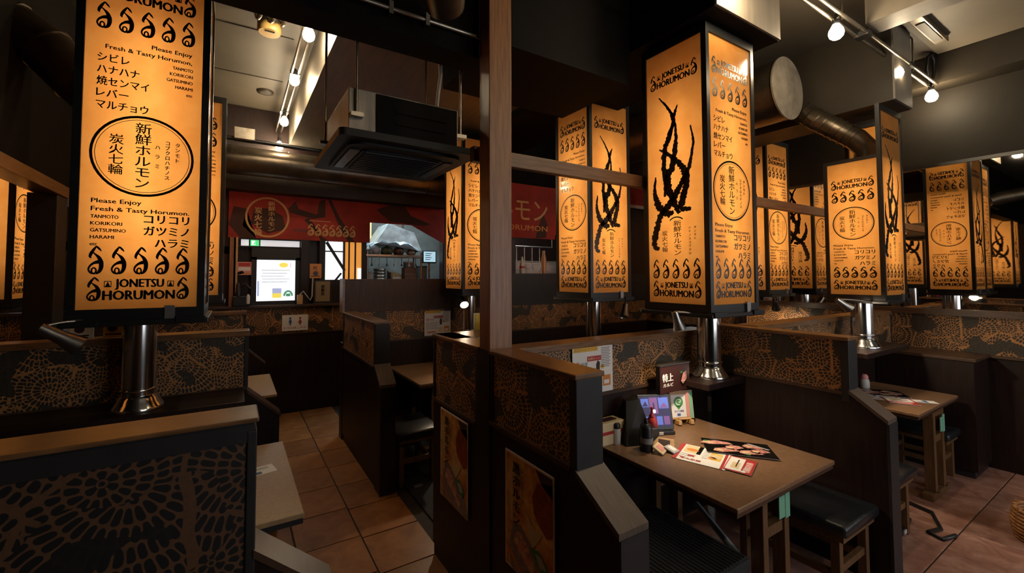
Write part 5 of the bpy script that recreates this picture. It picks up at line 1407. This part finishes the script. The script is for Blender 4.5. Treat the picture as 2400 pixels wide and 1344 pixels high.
g = G().box(-.09, .09, -.062, -.058, .09, .11); g.mats.append(M['grey_print']); link('carton_tape', g.mesh('carton_tape'), t, True)
t = thing('kitchen_monitor', 'small bright order monitor in the kitchen opening', 'monitor', (2.55, 5.88, 1.62))
G().box(2.44, 2.66, 5.88, 5.91, 1.84, 2.03, .004).out('monitor_case', M['black_plastic'], t)
G().box(2.455, 2.645, 5.876, 5.881, 1.86, 2.015).out('screen', M['monitor_glow'], t)
f = Flat()
for j in range(4): f.rect(.02, .03 + .03 * j, .10 + .02 * (j % 2), .04 + .03 * j, M['blue'], 1)
q = link('screen_print', f.mesh('screen_print', FRONT), t); q.location = (2.46 - 2.55, 5.8755 - 5.88, 1.86 - 1.62)
G().tube([(2.55, 5.90, 1.0), (2.55, 5.90, 1.85)], .015, 8).out('monitor_stand', M['steel'], t)
t = thing('kitchen_counter', 'stainless kitchen counter behind the opening', 'counter', (2.2, 6.0, 0))
G().box(1.55, 5.5, 5.80, 6.5, 0.95, 1.0).out('counter_top', M['steel'], t)
G().box(1.57, 5.45, 5.84, 6.48, 0.0, .95).out('counter_body', M['steel'], t)
t = thing('light_box', 'pale lit ceiling lamp panel at the left of the kitchen opening', 'lamp', (1.66, 6.7, 2.2))
G().box(1.55, 1.95, 6.90, 6.96, 2.25, 2.55).out('lamp_panel', emat('warm_panel', (.8, .62, .25), .5), t)
G().box(1.53, 1.97, 6.96, 6.99, 2.23, 2.57).out('lamp_case', M['steel'], t)
t = thing('blue_rack', 'blue rack with white tubs at the left of the kitchen opening', 'rack', (1.62, 6.5, 1.0))
G().box(1.5, 1.80, 6.5, 6.8, 2.12, 2.2).out('rack_shelf', M['blue'], t)
for z in (1.6, 1.85): G().box(1.52, 1.66, 6.5, 6.7, z, z + .1, .01).out('tub', M['white_plastic'], t)
G().box(1.5, 1.80, 6.5, 6.8, 1.0, 1.58).out('rack_body', M['steel'], t)
# second opening right of the post
t = thing('white_bottle', 'white squeeze bottle with red band on the dark counter behind the post', 'bottle', (3.26, 4.49, 1.68))
G().lathe([(.035, 0), (.035, .10), (.022, .15), (.010, .22)], (3.26, 4.49, 1.68), 14).out('bottle_body', M['white_plastic'], t)
G().lathe([(.036, .07), (.036, .095)], (3.26, 4.49, 1.68), 14).out('red_band', M['red'], t)
t = thing('orange_bottle', 'tall orange bottle on the dark counter behind the post', 'bottle', (3.62, 4.49, 1.68))
G().lathe([(.03, 0), (.035, .05), (.035, .20), (.02, .27)], (3.62, 4.49, 1.68), 14).out('bottle_body', pmat('amber_jar', (.45, .20, .07), .3), t)
G().lathe([(.022, .27), (.022, .31)], (3.62, 4.49, 1.68), 14).out('cap', M['light_wood'], t)
t = thing('hanging_ladles', 'row of grey utensils hanging in the right kitchen opening', 'utensils', (3.45, 5.0, 2.1))
G().tube([(3.15, 5.0, 2.08), (4.2, 5.0, 2.08)], .01, 8).out('hanging_bar', M['steel'], t)
for k in range(6):
    x = 3.25 + .14 * k
    G().tube([(x, 5.0, 2.07), (x, 5.0, 1.80), (x, 5.0, 1.74)], [.008, .008, .03], 8).out('ladle', M['steel'], t)
for x in (3.16, 4.19): G().tube([(x, 5.0, 2.08), (x, 5.0, 3.65)], .006, 6).out('bar_hanger', M['steel'], t)
t = thing('steel_cabinet', 'stainless cabinet in the right kitchen opening', 'cabinet', (3.8, 5.4, 0))
G().box(3.1, 4.6, 5.2, 5.6, 0, 1.85).out('cabinet_body', M['steel'], t)
for x in (3.12, 3.62, 4.12): G().box(x, x + .46, 5.185, 5.2, 1.1, 1.82, .004).out('door', M['steel'], t)
G().box(3.1, 4.6, 5.2, 5.6, 1.85, 1.88).out('cabinet_top', M['fascia_paint'], t)
area('kitchen_light_right', (3.7, 4.85, 2.75), (0, 0, 0), 1.0, 0.3, 9, (0.82, 0.95, 1.0))

# more kitchen clutter seen through the opening
def kbox(name, label, cat, x0, x1, y0, y1, z0, z1, mat, lid):
    t = thing(name, label, cat, ((x0 + x1) / 2, (y0 + y1) / 2, z0))
    G().box(x0, x1, y0, y1, z0, z1, .004).out('body', mat, t)
    G().box(x0 - .004, x1 + .004, y0 - .004, y1 + .004, z1 - .02, z1, .003).out('lid', lid, t)
kbox('food_tub', 'white food tub at the left end of the lower kitchen shelf', 'tub', 1.60, 1.70, 5.93, 6.05, 1.576, 1.70, M['white_plastic'], M['paper_grey'])
kbox('food_tub', 'grey food tub on top of the kitchen carton', 'tub', 2.20, 2.33, 5.95, 6.06, 1.776, 1.86, M['grey_print'], M['white_plastic'])
kbox('food_tub', 'dark tub between the pans and the yellow bags', 'tub', 1.93, 1.97, 5.93, 6.0, 1.576, 1.72, M['black_plastic'], M['steel'])
kbox('steel_bin', 'tall steel bin right of the kitchen shelf', 'bin', 2.46, 2.56, 6.0, 6.2, 1.0, 1.80, M['steel'], M['black_plastic'])
t = thing('crumpled_sheet', 'crumpled grey plastic sheet lying over the bundles of the upper kitchen shelf', 'sheet', (2.0, 6.0, 2.05))
bm = bmesh.new(); rr = random.Random(9); gx, gy = 12, 6; V = []
for j in range(gy + 1):
    for i in range(gx + 1):
        u, v = i / gx, j / gy
        V.append(bm.verts.new((1.66 + .74 * u, 5.90 + .30 * v, 2.07 + .13 * math.sin(PI * (u * .9 + .1)) + .02 * rr.uniform(-1, 1) + .03 * math.sin(9 * u + 4 * v) - .05 * (1 - v))))
for j in range(gy):
    for i in range(gx): bm.faces.new((V[j * (gx + 1) + i], V[j * (gx + 1) + i + 1], V[(j + 1) * (gx + 1) + i + 1], V[(j + 1) * (gx + 1) + i]))
bmesh.ops.solidify(bm, geom=bm.faces[:], thickness=.006)
me = bpy.data.meshes.new('sheet_body'); bm.to_mesh(me); bm.free(); me.materials.append(pmat('clear_sheet', (.42, .47, .50), .2, var=.5, scale=9))
link('sheet_body', me, t)
t = thing('utensil_bar', 'hanging steel utensils above the lower kitchen shelf', 'utensils', (2.0, 5.93, 1.9))
G().tube([(1.62, 5.915, 1.915), (2.44, 5.915, 1.915)], .007, 8).out('hanging_bar', M['steel'], t)
for k in range(7):
    x = 1.68 + .11 * k
    G().tube([(x, 5.912, 1.91), (x, 5.912, 1.83), (x + .004, 5.912, 1.79)], [.005, .005, .022], 8).out('utensil', M['steel'] if k % 2 else M['black_plastic'], t)

# long dark fixture on the ceiling between the rail and the front beam
t = thing('ceiling_fixture', 'dark slim fixture with a steel plate on the ceiling behind the right rail', 'ceiling fixture', (4.6, 1.05, 3.6))
G().box(4.15, 5.05, .98, 1.06, 3.585, 3.634, .004).out('fixture_body', M['duct_dark'], t)
G().box(4.5, 4.95, .995, 1.045, 3.578, 3.586).out('cover_plate', M['beam_paint'], t)
# woven basket at the right edge
t = thing('rattan_basket', 'brown woven basket cut by the lower right edge of the picture', 'basket', (4.36, .50, 0))
wv = pmat('rattan', (.34, .15, .05), .6, var=.4, scale=30)
for k in range(9):
    r_ = .15 + .012 * math.sin(PI * k / 8)
    ring_ = [(4.36 + r_ * math.cos(a * PI / 12), .50 + r_ * math.sin(a * PI / 12), .012 + .021 * k) for a in range(25)]
    G().tube(ring_, .011, 6, cap=False).out('woven_ring', wv, t)
for a in range(14):
    c_, s_ = math.cos(a * PI / 7), math.sin(a * PI / 7)
    G().tube([(4.36 + .15 * c_, .50 + .15 * s_, .004), (4.36 + .163 * c_, .50 + .163 * s_, .10), (4.36 + .15 * c_, .50 + .15 * s_, .20)], .008, 6).out('stake', wv, t)
G().lathe([(.145, .002), (.145, .012)], (4.36, .50, 0), 24).out('basket_floor', wv, t)
